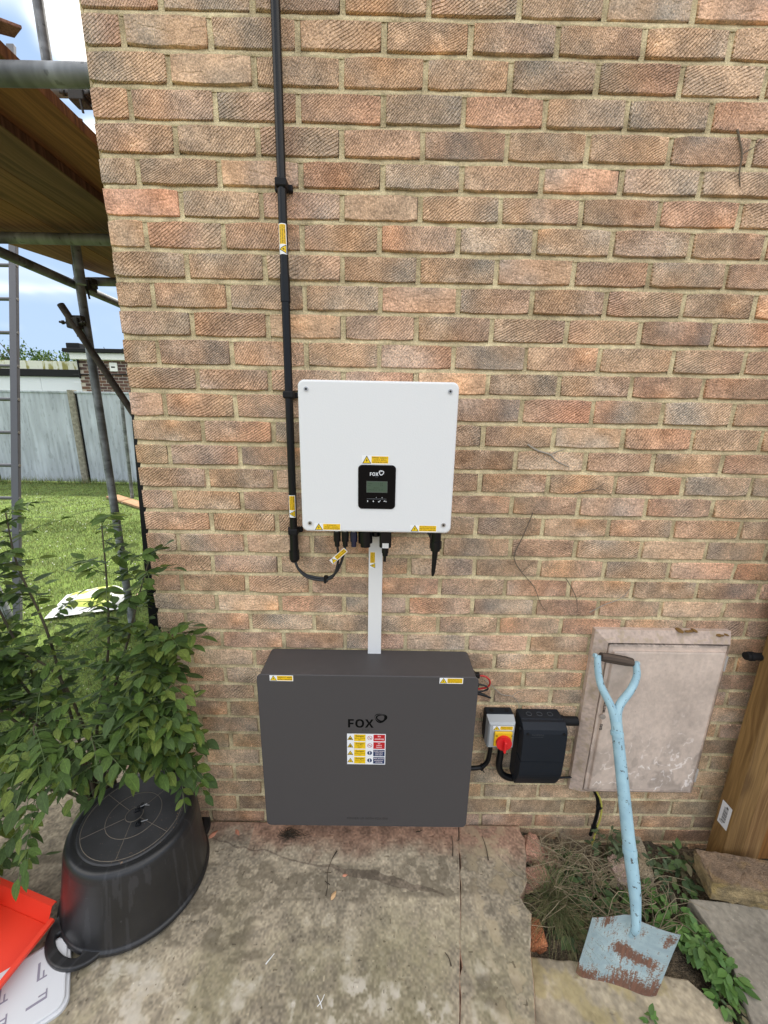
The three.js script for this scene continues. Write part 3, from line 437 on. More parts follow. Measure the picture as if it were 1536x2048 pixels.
{
  const c1 = thing('ribbed_cable', 'black cable curving from the battery up to the isolator switch', 'cable', [1.21, 0.35, 0]);
  part('cable_sheath', tube([[-0.085, 0.008, 0.03], [-0.040, 0.003, 0.03], [0.000, 0.008, 0.028], [0.022, 0.028, 0.026], [0.030, 0.07, 0.024], [0.031, 0.15, 0.022]], 0.0085, 12, 30), M.black, c1);
  part('cable_tie', merge([cyl([-0.002, 0.000, 0.028], [0.008, 0.014, 0.027], 0.0105, 12), cyl([0.004, 0.004, 0.035], [0.012, -0.008, 0.038], 0.002, 6)]), M.black, c1);
  const c2 = thing('thick_cable', 'thick black cable looping from the isolator switch into the navy enclosure', 'cable', [1.29, 0.33, 0]);
  part('cable_sheath', tube([[-0.008, 0.17, 0.03], [-0.010, 0.10, 0.032], [-0.012, 0.04, 0.034], [0.004, 0.004, 0.036], [0.03, -0.012, 0.036], [0.055, -0.014, 0.036]], 0.0125, 14, 30), M.black, c2);
  const c3 = thing('thin_cable', 'thin black cable sagging under the navy enclosure to the meter cupboard', 'cable', [1.30, 0.30, 0]);
  part('cable_sheath', tube([[-0.02, 0.06, 0.02], [0.005, 0.018, 0.022], [0.045, -0.002, 0.022], [0.11, -0.008, 0.02], [0.20, -0.004, 0.018], [0.285, 0.002, 0.016]], 0.0042, 10, 30), M.black, c3);
}
// ---------- meter cupboard ----------
const meter = thing('meter_cupboard', 'weathered pinkish-white meter cupboard in a raised frame on the brick wall', 'cupboard', [1.83, 0.25, 0]);
{
  const sh = (g) => { g.translate(-1.83, -0.25, 0); return g; };
  const grime = tex(512, 768, (u, v) => {
    const a = fbm(u, v, 5, 7, 5, 131), f = fbm(u, v, 40, 46, 3, 133), w = fbm(u, v, 9, 9, 4, 137);
    let k = 0.86 + (a - 0.5) * 0.16 + (f - 0.5) * 0.10;
    const low = smooth(0.62, 0.10, v + (a - 0.5) * 0.5); // paint crazed and flaked over the lower half
    const vein = Math.abs(fbm(u, v, 7, 8, 5, 139) - 0.5), ve = smooth(0.030, 0.006, vein) * low * smooth(0.40, 0.58, fbm(u, v, 22, 26, 3, 145)), sc = smooth(0.50, 0.60, w) * low * 0.3;
    k = k - sc * 0.34 + ve * 0.16; const top = smooth(0.955, 0.985, v) * smooth(0.35, 0.6, fbm(u, v, 30, 60, 3, 141)) * 0.3; k -= top;
    const spot = vn(u * 150, v * 220, 150, 220, 143) > 0.985 ? 0.22 : 0; k -= spot;
    return [k, k * (0.94 + ve * 0.04), k * (0.895 + ve * 0.08)];
  });
  grime.wrapS = grime.wrapT = THREE.ClampToEdgeWrapping;
  const gb = tex(256, 256, (u, v) => grey(fbm(u, v, 20, 20, 4, 151)), false, 4, 4);
  const mDoor = std({ color: lin(0.84, 0.785, 0.735), map: grime, bumpMap: gb, bumpScale: 0.001, roughness: 0.7 });
  const lich = tex(256, 256, (u, v) => { const a = fbm(u, v, 14, 14, 4, 161), b = fbm(u, v, 40, 40, 2, 163); const k = 0.80 + (b - 0.5) * 0.2, l = smooth(0.50, 0.70, a * 0.6 + b * 0.4) * 0.4; return [k * (1 - l * 0.30), k * (0.925 - l * 0.28), k * (0.875 - l * 0.36)]; }); lich.repeat.set(3, 3);
  const mFrame = std({ color: lin(0.86, 0.80, 0.75), map: lich, bumpMap: gb, bumpScale: 0.0012, roughness: 0.75 });
  const uvDoor = (g) => { const p = g.attributes.position, uv = g.attributes.uv; for (let i = 0; i < p.count; i++) uv.setXY(i, (p.getX(i) - 1.60) / 0.44, (p.getY(i) - 0.26) / 0.67); return g; };
  // frame bars with a chamfer toward the opening
  const bar = (pts) => { const [o0, o1, i1, i0] = pts; const zo = 0.018, zi = 0.040, pos = [], idx = []; const ring = [[o0, 0], [o0, zo], [i0, zi], [i0, 0]], ring2 = [[o1, 0], [o1, zo], [i1, zi], [i1, 0]]; ring.forEach(([p, z]) => pos.push(p[0], p[1], z)); ring2.forEach(([p, z]) => pos.push(p[0], p[1], z)); for (let k = 0; k < 3; k++) idx.push(k, 4 + k, 5 + k, k, 5 + k, k + 1); let g = new THREE.BufferGeometry(); g.setAttribute('position', new THREE.Float32BufferAttribute(pos, 3)); g.setIndex(idx); g = uvBox(g); g.computeVertexNormals(); return g; };
  const X0 = 1.577, X1 = 2.066, Y0 = 0.246, Y1 = 0.962, fx = 0.040, fb = 0.012;
  const fr = part('frame', sh(merge([bar([[X0, Y1], [X0, Y0], [X0 + fx, Y0 + fb], [X0 + fx, Y1 - fx]]), bar([[X1, Y1], [X0, Y1], [X0 + fx, Y1 - fx], [X1 - fb, Y1 - fx]]), bar([[X1, Y0], [X1, Y1], [X1 - fb, Y1 - fx], [X1 - fb, Y0 + fb]]), bar([[X0, Y0], [X1, Y0], [X1 - fb, Y0 + fb], [X0 + fx, Y0 + fb]])])), mFrame, meter); fr.material.side = THREE.DoubleSide;
  const d0 = X0 + fx + 0.007, d1 = X1 - fb - 0.004, e0 = Y0 + fb + 0.004, e1 = Y1 - fx - 0.008;
  part('back_plate', sh(box(X0 + 0.02, X1 - 0.01, Y0 + 0.01, Y1 - 0.02, -0.004, 0.022, 0)), M.darkHole, meter);
  const door = part('door', sh(uvDoor(plate(d0, d1, e0, e1, 0.022, 0.0385, 0.004, 0.004))), mDoor, meter);
  part('raised_field', sh(uvDoor(plate(d0 + 0.014, d1 - 0.006, e0 + 0.008, e1 - 0.020, 0.038, 0.0465, 0.003, 0.0082))), mDoor, door);
  part('lock', sh(merge([cyl([1.6405, 0.616, 0.044], [1.6405, 0.616, 0.0485], 0.0105, 20), box(1.634, 1.647, 0.6135, 0.6185, 0.048, 0.0498, 0.001)])), std({ color: lin(0.34, 0.29, 0.25), roughness: 0.6 }), door);
  const wr1 = text('METER', 0.0105, 0.0008, 0, 0, 0, font); wr1.rotateZ(Math.PI / 2); wr1.translate(1.646, 0.634, 0.0462); const wr2 = text('GAS', 0.0105, 0.0008, 0, 0, 0, font); wr2.rotateZ(Math.PI / 2); wr2.translate(1.646, 0.556, 0.0462);
  part('stamped_lettering', sh(merge([wr1, wr2])), std({ color: lin(0.07, 0.055, 0.045), roughness: 0.8 }), door);
  for (const y of [0.845, 0.345]) part('hinge', sh(merge([cyl([d1 + 0.003, y - 0.03, 0.040], [d1 + 0.003, y + 0.03, 0.040], 0.0045, 10), box(d1 - 0.012, d1 + 0.002, y - 0.014, y + 0.014, 0.037, 0.0425, 0.001)])), std({ color: lin(0.42, 0.39, 0.36), roughness: 0.6 }), door);
  const lf = rng(8), lfs = []; for (let i = 0; i < 8; i++) { const g = new THREE.SphereGeometry(0.007 + lf() * 0.008, 6, 4); g.scale(1.5, 0.35, 0.9); g.rotateY(lf() * 6); g.rotateZ((lf() - 0.5) * 0.8); const far = i > 4; g.translate((far ? 2.03 : 1.905) + (lf() - 0.5) * 0.06, 0.961 - (far ? 0.012 : 0) + lf() * 0.004, 0.018 + lf() * 0.012); lfs.push(g); }
  const ll = part('dead_leaves', merge(lfs), std({ color: lin(0.20, 0.11, 0.03), roughness: 0.9 }), scene); tag(ll, 'few curled brown leaves lying on top of the meter cupboard', 'leaves', null, 'stuff');
}
{
  const c = thing('earth_cable', 'black cable with a green-yellow earth wire hanging below the meter cupboard', 'cable', [1.69, 0.05, 0]);
  part('black_sheath', tube([[-0.02, 0.205, 0.018], [0.004, 0.16, 0.022], [0.014, 0.10, 0.026], [0.010, 0.03, 0.028], [0.0, -0.03, 0.03]], 0.0068, 10, 24), M.black, c);
  part('earth_wire', tube([[-0.012, 0.205, 0.026], [0.016, 0.15, 0.032], [0.024, 0.09, 0.036], [0.016, 0.0, 0.036], [0.004, -0.07, 0.045]], 0.0036, 8, 24), M.greenYellow, c);
  part('cable_tie', cyl([0.012, 0.112, 0.028], [0.019, 0.126, 0.030], 0.0105, 10), M.black, c); part('cable_tie', cyl([0.008, 0.010, 0.030], [0.012, 0.024, 0.031], 0.0105, 10), M.black, c);
}
// ---------- shovel ----------
const blueTex = tex(256, 512, (u, v) => { const a = fbm(u, v, 6, 12, 4, 171), s = vn(u * 60, v * 120, 60, 120, 173), c = fbm(u, v, 18, 30, 3, 175); let r = 0.60 + (a - 0.5) * 0.12, g = 0.735 + (a - 0.5) * 0.12, b = 0.785 + (a - 0.5) * 0.1; if (c > 0.735 && s > 0.45) { r = 0.30; g = 0.30; b = 0.28; } else if (s > 0.965) { r *= 0.6; g *= 0.6; b *= 0.6; } return [r, g, b]; });
blueTex.repeat.set(4, 3);
M.blue = std({ map: blueTex, roughness: 0.5 });
const shovel = thing('shovel', 'old pale blue steel shovel with a wooden grip leaning on the meter cupboard', 'shovel', [1.549, -0.03, 0.46]);
{
  const O = V(1.549, -0.03, 0.46), sh = (g) => { g.translate(-O.x, -O.y, -O.z); return g; };
  const S = V(1.631, 0.150, 0.387), T = O.clone(), G0 = V(1.5735, 0.885, 0.066), G1 = V(1.7030, 0.861, 0.066), Y = V(1.613, 0.700, 0.155), mid = V(1.626, 0.34, 0.308);
  const Bd = G1.clone().sub(G0).normalize();
  const yk = Y.clone().addScaledVector(V(0, 1, 0), 0.02);
  part('shaft', sh(merge([tube([S.clone().addScaledVector(T.clone().sub(S).normalize(), 0.045).add(V(0, -0.012, -0.008)), S.clone().addScaledVector(T.clone().sub(S).normalize(), 0.02).add(V(0, 0.004, 0.002)), V(1.630, 0.195, 0.372), V(1.629, 0.25, 0.350), mid, V(1.620, 0.52, 0.230), Y], [0.004, 0.0125, 0.0155, 0.0185, 0.0195, 0.0185, 0.0175], 18, 36), tube([mid.clone().add(V(0, -0.012, 0.005)), mid.clone().add(V(0, 0.004, -0.002))], 0.0212, 18), tube([Y.clone().add(V(0, -0.045, 0.019)), Y.clone().add(V(0, -0.034, 0.0145))], 0.0200, 18)])), M.blue, shovel);
  const arm = (g, side) => tube([Y.clone().add(V(side * 0.001, -0.02, 0.008)), Y.clone().add(V(side * 0.012, 0.035, -0.016)), Y.clone().lerp(g, 0.55).add(V(side * 0.020, 0.0, 0.0)), g.clone().add(V(side * 0.006, -0.035, 0.016)), g.clone().add(V(side * 0.004, 0.004, 0))], [0.0155, 0.0135, 0.0120, 0.0115, 0.0110], 14, 24);
  part('fork_arm', sh(arm(G0, -1)), M.blue, shovel); part('fork_arm', sh(arm(G1, 1)), M.blue, shovel);
  for (const [g, s] of [[G0, -1], [G1, 1]]) part('rivet', sh(cyl(g.clone().addScaledVector(Bd, s * 0.008), g.clone().addScaledVector(Bd, s * 0.017), 0.0075, 12)), M.blue, shovel);
  const gt = wood([0.40, 0.34, 0.29], [0.20, 0.16, 0.13], 301, 0.8); part('wooden_grip', sh(tube([G0.clone().addScaledVector(Bd, 0.008), G0.clone().lerp(G1, 0.25), G0.clone().lerp(G1, 0.75), G1.clone().addScaledVector(Bd, -0.008)], [0.0145, 0.0165, 0.0165, 0.0145], 16, 10)), gt, shovel);
  // blade: dished sheet, horned shoulders, rounded toe
  const dn = T.clone().sub(S), L = dn.length(); dn.normalize();
  const rt0 = V(1.6626, -0.03, 0.4752).sub(V(1.4388, -0.03, 0.425)).normalize(), nn = rt0.clone().cross(dn).normalize(); if (nn.z < 0 && nn.y < 0) nn.multiplyScalar(-1); const up = nn.y > 0 || nn.z > 0 ? nn : nn.clone().multiplyScalar(-1);
  const rt = rt0.clone().sub(dn.clone().multiplyScalar(rt0.dot(dn))).normalize();
  const nu = 28, nv = 20, W = 0.128, pos = [], uv = [], idx = [];
  const TL = V(1.497, 0.150, 0.376), TR = V(1.750, 0.150, 0.4165), BL = V(1.4388, -0.027, 0.425), BR = V(1.6626, -0.027, 0.475);
  const P = (u, v) => { const au = Math.abs(u), v0 = 0.085 * (1 - Math.exp(-Math.pow(u / 0.2, 2))) * (1 - Math.pow(au, 5)), toe = 0.07 * Math.pow(au, 9), vv = v0 + (1 - toe - v0) * v, side = 1 - 0.03 * Math.pow(vv, 10) - 0.015 * Math.sin(vv * Math.PI); const lift = -0.056 * (1 - Math.pow(au, 2.1)) * (1 - 0.8 * vv) + 0.012 * Math.exp(-Math.pow(u / 0.16, 2)) * Math.pow(1 - vv, 2); const q = TL.clone().lerp(TR, (u * side + 1) / 2).lerp(BL.clone().lerp(BR, (u * side + 1) / 2), vv); return q.addScaledVector(up, lift); };
  for (let s = 0; s < 2; s++) for (let j = 0; j <= nv; j++) for (let i = 0; i <= nu; i++) { const u = i / nu * 2 - 1, v = j / nv, q = P(u, v).addScaledVector(up, s ? -0.003 : 0); pos.push(q.x, q.y, q.z); uv.push((u + 1) / 2, 1 - v); }
  const at = (s, j, i) => s * (nv + 1) * (nu + 1) + j * (nu + 1) + i;
  for (let j = 0; j < nv; j++) for (let i = 0; i < nu; i++) { idx.push(at(0, j, i), at(0, j + 1, i), at(0, j + 1, i + 1), at(0, j, i), at(0, j + 1, i + 1), at(0, j, i + 1)); idx.push(at(1, j, i), at(1, j + 1, i + 1), at(1, j + 1, i), at(1, j, i), at(1, j, i + 1), at(1, j + 1, i + 1)); }
  for (let i = 0; i < nu; i++) for (const j of [0, nv]) idx.push(at(0, j, i), at(0, j, i + 1), at(1, j, i + 1), at(0, j, i), at(1, j, i + 1), at(1, j, i)); for (let j = 0; j < nv; j++) for (const i of [0, nu]) idx.push(at(0, j, i), at(1, j, i), at(1, j + 1, i), at(0, j, i), at(1, j + 1, i), at(0, j + 1, i));
  const g = new THREE.BufferGeometry(); g.setAttribute('position', new THREE.Float32BufferAttribute(pos, 3)); g.setAttribute('uv', new THREE.Float32BufferAttribute(uv, 2)); g.setIndex(idx); g.computeVertexNormals();
  const rust = tex(512, 512, (u, v) => {
    const n = fbm(u, v, 10, 14, 5, 181), st = fbm(u, v, 60, 8, 4, 183), sp = vn(u * 90, v * 90, 90, 90, 185), t = 1 - v;
    const band = Math.exp(-Math.pow((t - 0.50 - (u - 0.5) * 0.06) / 0.085, 2)) * smooth(0.30, 0.48, u) * smooth(0.92, 0.80, u) * 1.5 + Math.exp(-Math.pow((t - 0.97) / 0.13, 2)) * 1.35 + Math.exp(-Math.pow((t - 0.04) / 0.10, 2) - Math.pow((u - 0.26) / 0.09, 2)) * 1.3 + Math.exp(-Math.pow((t - 0.12) / 0.12, 2) - Math.pow((u - 0.95) / 0.06, 2)) * 1.2 + 0.40 * smooth(0.3, 0.9, t) * smooth(0.3, 0.7, u);
    let k = smooth(0.26, 0.80, band * 0.55 + (n - 0.5) * 0.75 + (st - 0.5) * 0.9 + (sp - 0.5) * 0.5 + 0.12); if (sp > 0.93 && n > 0.45) k = Math.max(k, 0.8);
    const bl = [0.575 + (n - 0.5) * 0.16, 0.645 + (n - 0.5) * 0.16, 0.655 + (n - 0.5) * 0.14], ru = [0.40 + (st - 0.5) * 0.16, 0.27 + (st - 0.5) * 0.12, 0.20 + (st - 0.5) * 0.1]; return [0, 1, 2].map((i) => lerp(bl[i], ru[i], k));
  });
  part('blade', sh(g), std({ map: rust, roughness: 0.62, bumpMap: tex(256, 256, (u, v) => grey(fbm(u, v, 30, 30, 3, 187)), false), bumpScale: 0.0008 }), shovel);
}
// ---------- timber post and gate boards ----------
{
  const o = [2.19, -0.02, 0.07], sh = (g) => { g.translate(-o[0], -o[1], -o[2]); return g; };
  const gate = thing('timber_gate_post', 'brown treated timber post with a barcode sticker at the end of the wall', 'post', o);
  part('post', sh(box(2.160, 2.236, -0.06, 1.95, 0.052, 0.116, 0.004)), wood([0.55, 0.425, 0.245], [0.37, 0.265, 0.125], 311), gate);
  const g2 = thing('timber_gate', 'orange-brown boarded timber gate beside the treated post', 'gate', [2.24, -0.02, 0.07]);
  const s2 = (g) => { g.translate(-2.24, 0.02, -0.07); return g; };
  part('stile', s2(box(2.2385, 2.310, -0.02, 1.93, 0.050, 0.1125, 0.003)), wood([0.58, 0.45, 0.28], [0.42, 0.30, 0.16], 321), g2);
  const wb = [wood([0.58, 0.395, 0.19], [0.42, 0.265, 0.10], 331), wood([0.56, 0.375, 0.17], [0.40, 0.245, 0.09], 341)];
  for (let i = 0; i < 6; i++) part('board', s2(box(2.3115 + i * 0.099, 2.4085 + i * 0.099, -0.01, 1.92, 0.070, 0.092, 0.003)), wb[i % 2], g2);
  const bc = canvasTex(128, 256, (x, W, H) => { x.fillStyle = '#d6d7da'; x.fillRect(0, 0, W, H); x.fillStyle = '#26272c'; x.save(); x.translate(W / 2, H / 2); const q = rng(5); let y = -80; while (y < 70) { const t = 2 + q() * 6; x.fillRect(-26, y, 52, t); y += t + 2 + q() * 6; } x.restore(); x.beginPath(); x.ellipse(74, 38, 15, 9, 0.3, 0, 7); x.fill(); x.fillRect(20, 205, 60, 7); x.fillRect(20, 222, 46, 6); });
  const bl = new THREE.PlaneGeometry(0.042, 0.105); bl.rotateY(-Math.PI / 2); bl.translate(2.1592, 0.205, 0.086); part('barcode_sticker', sh(bl), paper(bc), gate);
}
{ const p = thing('pipe_stub', 'short black pipe stub poking out of the wall behind the timber post', 'pipe', [2.12, 0.88, 0.02]); part('pipe', cyl([-0.012, 0.004, 0.03], [0.09, 0.0, 0.03], 0.014, 16), M.blackMatt, p); part('collar', cyl([0.0, 0.003, 0.03], [0.014, 0.003, 0.03], 0.0165, 16), M.blackMatt, p); }

// ---------- ground ----------
const concCol = tex(1536, 1536, (u, v) => { // 2.6 m square, wall edge at v = 0
  const x = u * 2.6 - 1.1, z = v * 2.6 - 0.3;
  const a = fbm(u, v, 9, 9, 5, 401), f = fbm(u, v, 70, 70, 4, 403), s = vn(u * 420, v * 420, 420, 420, 405), al = fbm(u, v, 24, 6, 4, 407), wh = fbm(u, v, 12, 16, 5, 409), dk = fbm(u, v, 8, 20, 4, 411), ag = vn(u * 230, v * 230, 230, 230, 413);
  let r = 0.620, g = 0.576, b = 0.500; const k = 1 + (a - 0.5) * 0.26 + (f - 0.5) * 0.55 + (s - 0.5) * 0.30; r *= k; g *= k; b *= k;
  const alg = smooth(0.36, 0.70, al * 0.6 + f * 0.4) * smooth(0.20, 0.50, z + (a - 0.5) * 0.3) * 0.45; r = lerp(r, 0.40, alg); g = lerp(g, 0.39, alg); b = lerp(b, 0.27, alg);
  const w = smooth(0.50, 0.68, wh * 0.55 + f * 0.45) * smooth(0.22, 0.48, z) * 0.85 * smooth(0.38, 0.62, f + (s - 0.5) * 0.3); r = lerp(r, 0.76, w); g = lerp(g, 0.73, w); b = lerp(b, 0.68, w);
  const d = smooth(0.55, 0.68, dk) * smooth(0.42, 0.58, f) * 0.55; r = lerp(r, 0.33, d); g = lerp(g, 0.30, d); b = lerp(b, 0.25, d);
  const dust = smooth(0.155, 0.03, z + (a - 0.5) * 0.16 + (f - 0.5) * 0.10 + (x < 0.30 ? 0.06 : 0) + (x < 0.0 ? 0.3 : 0)) * 0.62; r = lerp(r, 0.70 * k, dust); g = lerp(g, 0.515 * k, dust); b = lerp(b, 0.43 * k, dust); // pink drilling dust
  const st = smooth(1.12, 1.20, x) * smooth(0.5, 0.62, f) * 0.6; r = lerp(r, 0.66, st); g = lerp(g, 0.60, st); b = lerp(b, 0.49, st);
  if (ag > 0.955) { r += 0.10; g += 0.095; b += 0.08; } else if (ag < 0.05) { r *= 0.72; g *= 0.70; b *= 0.68; }
  const lineZ = 0.078 + (x - 0.16) * 0.190 + (fbm(u, 0.5, 30, 2, 3, 415) - 0.5) * 0.03, cw = 0.003 + 0.012 * smooth(0.55, 0.80, x) * smooth(1.04, 0.9, x); if (x > 0.10 && x < 1.05 && Math.abs(z - lineZ) < cw * (0.5 + f)) { r *= 0.80; g *= 0.78; b *= 0.78; }
  return [r, g, b];
});
const concBump = tex(1024, 1024, (u, v) => { const f = fbm(u, v, 80, 80, 4, 421), s = vn(u * 300, v * 300, 300, 300, 423), t = fbm(u, v, 14, 50, 3, 425), p = vn(u * 140, v * 140, 140, 140, 427); return grey(0.35 * f + 0.25 * s + 0.4 * t - (p > 0.93 ? 0.25 : 0)); }, false);
for (const t of [concCol, concBump]) { t.repeat.set(1 / 2.6, 1 / 2.6); t.offset.set(1.1 / 2.6, 0.3 / 2.6); }
M.concrete = std({ map: concCol, bumpMap: concBump, bumpScale: 0.006, roughness: 0.95 });
function outline(pts, seed, amp, step = 0.03) { const r = rng(seed), out = []; for (let i = 0; i < pts.length; i++) { const a = pts[i], b = pts[(i + 1) % pts.length], l = Math.hypot(b[0] - a[0], b[1] - a[1]), n = a[2] ? 1 : Math.max(1, Math.round(l / step)); for (let k = 0; k < n; k++) { const t = k / n; out.push([lerp(a[0], b[0], t) + (k ? (r() - 0.5) * amp : 0), lerp(a[1], b[1], t) + (k ? (r() - 0.5) * amp : 0)]); } } return out; }
const struct = (o) => tag(o, null, null, null, 'structure');
{
  const main = outline([[-0.95, -0.42, 1], [-0.02, -0.42, 1], [-0.02, 0.004, 1], [1.1455, 0.004], [1.1028, 0.275], [1.0458, 0.553], [0.9838, 0.9, 1], [0.930, 3.0, 1], [0.9, 4.5, 1], [-0.95, 4.5, 1]], 5, 0.0016);
  struct(part('patio', extrude(main, -0.10, 0.035, 0.004), M.concrete, scene)).userData.label = 'stained concrete patio slab below the battery';
  const edge = outline([[1.1466, 0.004, 1], [1.400, 0.006], [1.408, 0.06], [1.365, 0.20], [1.322, 0.25], [1.345, 0.30], [1.305, 0.395], [1.262, 0.55], [1.20, 0.9], [1.12, 3.0, 1], [0.9315, 3.0, 1], [0.9852, 0.9, 1], [1.0470, 0.553], [1.1040, 0.276]], 9, 0.010);
  struct(part('patio_edging', extrude(edge, -0.10, 0.0345, 0.006), M.concrete, scene)).userData.label = 'crumbling concrete strip along the edge of the patio';
  const soilTex = tex(512, 512, (u, v) => { const a = fbm(u, v, 12, 12, 5, 431), s = vn(u * 120, v * 120, 120, 120, 433), k = 0.40 + (a - 0.5) * 0.26 + (s - 0.5) * 0.20; return [k * 1.02, k * 0.90, k * 0.73]; }); soilTex.repeat.set(2, 2);
  M.soil = std({ map: soilTex, roughness: 1 });
  const gd = new THREE.PlaneGeometry(300, 300); gd.rotateX(-Math.PI / 2); gd.translate(0, -0.16, 0); struct(part('ground', uvBox(gd), M.soil, scene));
  const bed = new THREE.PlaneGeometry(1.3, 0.62, 90, 44); bed.rotateX(-Math.PI / 2); bed.translate(1.92, 0, 0.30); const p = bed.attributes.position; for (let i = 0; i < p.count; i++) { const x = p.getX(i), z = p.getZ(i); p.setY(i, -0.075 + 0.05 * smooth(0.18, 0.0, z) * smooth(1.9, 1.5, x) + 0.045 * (fbm(x / 2 + 3, z / 2 + 3, 24, 24, 4, 441) - 0.5) * 2 - 0.04 * smooth(0.36, 0.5, z)); } bed.computeVertexNormals(); struct(part('soil_bed', bed, std({ map: soilTex, bumpMap: mortarBump, bumpScale: 0.01, roughness: 1 }), scene)).userData.label = 'narrow soil bed between the patio and the path';
  const stoneTex = tex(512, 512, (u, v) => { const a = fbm(u, v, 6, 8, 5, 451), f = fbm(u, v, 50, 50, 3, 453), l = fbm(u, v, 10, 10, 4, 455); let k = 0.60 + (a - 0.5) * 0.30 + (f - 0.5) * 0.22; const y = smooth(0.5, 0.66, l) * 0.5; return [lerp(k * 1.0, 0.66, y), lerp(k * 0.93, 0.60, y), lerp(k * 0.80, 0.40, y)]; }); stoneTex.repeat.set(1.6, 1.6);
  M.stone = std({ map: stoneTex, bumpMap: concBump.clone(), bumpScale: 0.006, roughness: 0.95 }); 
  const flag = outline([[1.318, 0.376], [1.47, 0.386], [1.62, 0.405], [1.80, 0.425], [1.868, 0.50], [1.88, 0.62], [1.86, 0.95, 1], [1.23, 0.95, 1], [1.272, 0.55]], 21, 0.006, 0.03);
  tag(part('flagstone', extrude(flag, -0.11, -0.030, 0.006), M.stone, scene), 'broken sandy flagstone lying under the shovel blade', 'paving stone');
  const flag2 = outline([[1.225, 0.985], [1.55, 0.98], [1.845, 0.99], [1.83, 1.7], [1.18, 1.68]], 22, 0.006, 0.05);
  tag(part('flagstone', extrude(flag2, -0.11, -0.032, 0.006), M.stone, scene), 'second sandy flagstone farther out beside the patio', 'paving stone');
  const rs = outline([[1.950, 0.232], [2.10, 0.243], [2.9, 0.29, 1], [2.9, 2.2, 1], [1.87, 2.2, 1], [1.895, 0.55], [1.962, 0.38]], 23, 0.005, 0.04);
  const pathTex = tex(512, 512, (u, v) => { const a = fbm(u, v, 5, 5, 4, 461), f = fbm(u, v, 60, 60, 3, 463), s = vn(u * 160, v * 160, 160, 160, 465); const k = 0.52 + (a - 0.5) * 0.16 + (f - 0.5) * 0.16 + (s > 0.95 ? 0.12 : 0); return [k, k * 0.955, k * 0.87]; }); pathTex.repeat.set(1.5, 1.5);
  M.path = std({ map: pathTex, bumpMap: concBump, bumpScale: 0.004, roughness: 0.95 });
  struct(part('path', extrude(rs, -0.11, 0.0, 0.005), M.path, scene)).userData.label = 'smooth grey concrete path at the foot of the timber gate';
}
{ // weathered block at the post's foot
  const g = new THREE.BoxGeometry(0.262, 0.082, 0.112, 14, 5, 7), p = g.attributes.position, col = [], r = rng(12); const map = new Map();
  for (let i = 0; i < p.count; i++) { const k = [p.getX(i), p.getY(i), p.getZ(i)].map((v) => v.toFixed(4)).join(); if (!map.has(k)) { const edge = (Math.abs(p.getX(i)) > 0.125) + (Math.abs(p.getY(i)) > 0.038) + (Math.abs(p.getZ(i)) > 0.052); map.set(k, [(r() - 0.5) * 0.005, (r() - 0.5) * 0.004, (r() - 0.5) * 0.006, edge > 1 ? 0.955 : 1]); } const [a, b, c, s] = map.get(k), x = p.getX(i), y = p.getY(i), z = p.getZ(i); p.setXYZ(i, x * s + a, y * s + b, z * s + c - 0.008 * (y > 0 ? 1 : 0)); const t = y > 0.03 ? [0.62, 0.50, 0.45] : [0.85, 0.74, 0.52]; const q = 0.85 + r() * 0.2; col.push(t[0] * q, t[1] * q, t[2] * q); }
  g.setAttribute('color', new THREE.Float32BufferAttribute(col, 3)); g.rotateY(-0.16); const m = uvBox(g.toNonIndexed()); m.computeVertexNormals(); const o = part('stone_block', m, std({ map: M.stone.map, bumpMap: mortarBump, bumpScale: 0.006, vertexColors: true, roughness: 0.95 }), scene); o.position.set(2.158, 0.040, 0.200); tag(o, 'rough pink-topped stone block at the foot of the timber post', 'stone');
}
function rock(name, lab, x, y, z, s, sq, colr, seed) { const g = new THREE.BoxGeometry(1.5, 1.3, 1.5, 6, 5, 6), p = g.attributes.position; for (let i = 0; i < p.count; i++) { const v = V(p.getX(i), p.getY(i), p.getZ(i)), l = v.length(); v.multiplyScalar(l > 0.98 ? 0.98 / l * 0.5 + 0.5 : 1); const n = 0.72 + 0.5 * fbm(v.x * 0.31 + 0.5 + seed * 0.13, v.y * 0.37 + v.z * 0.29 + 0.5, 9, 9, 4, seed), cut = v.x * 0.6 + v.y * 0.5 * (seed % 2 ? 1 : -1) + v.z * 0.5; if (cut > 0.62) v.multiplyScalar(0.62 / cut); v.multiplyScalar(n); p.setXYZ(i, v.x * s * sq[0], v.y * s * sq[1], v.z * s * sq[2]); } let m = uvBox(g); m = toCreasedNormals(m, 0.5); const o = part(name, m, std({ color: lin(...colr), map: brickCol, bumpMap: mortarBump, bumpScale: 0.006, roughness: 0.95 }), scene); o.position.set(x, y, z); o.rotation.y = seed; return tag(o, lab, 'rubble', 'rubble in the soil bed'); }
rock('brick_lump', 'pink brick lump wedged beside the patio corner', 1.440, -0.012, 0.060, 0.050, [0.9, 0.7, 1.3], [0.80, 0.47, 0.36], 3);
rock('brick_lump', 'long pink brick fragment against the patio edge', 1.415, -0.030, 0.155, 0.055, [0.7, 0.6, 1.4], [0.74, 0.44, 0.33], 5);
rock('brick_lump', 'small pink brick fragment under the dry weeds', 1.505, -0.030, 0.085, 0.042, [1.1, 0.6, 0.9], [0.70, 0.41, 0.32], 8);
rock('brick_lump', 'orange brick lump beside the grass tuft', 1.360, -0.045, 0.315, 0.040, [1.2, 0.8, 0.9], [0.70, 0.28, 0.13], 11);
rock('rubble_stone', 'pale rubble stone showing between the weeds behind the shovel', 1.770, -0.040, 0.130, 0.060, [1.2, 0.5, 0.8], [0.62, 0.47, 0.40], 14);
rock('rubble_stone', 'flat buff stone against the wall foot behind the weeds', 1.88, -0.045, 0.060, 0.075, [1.6, 0.45, 0.6], [0.55, 0.46, 0.33], 17);
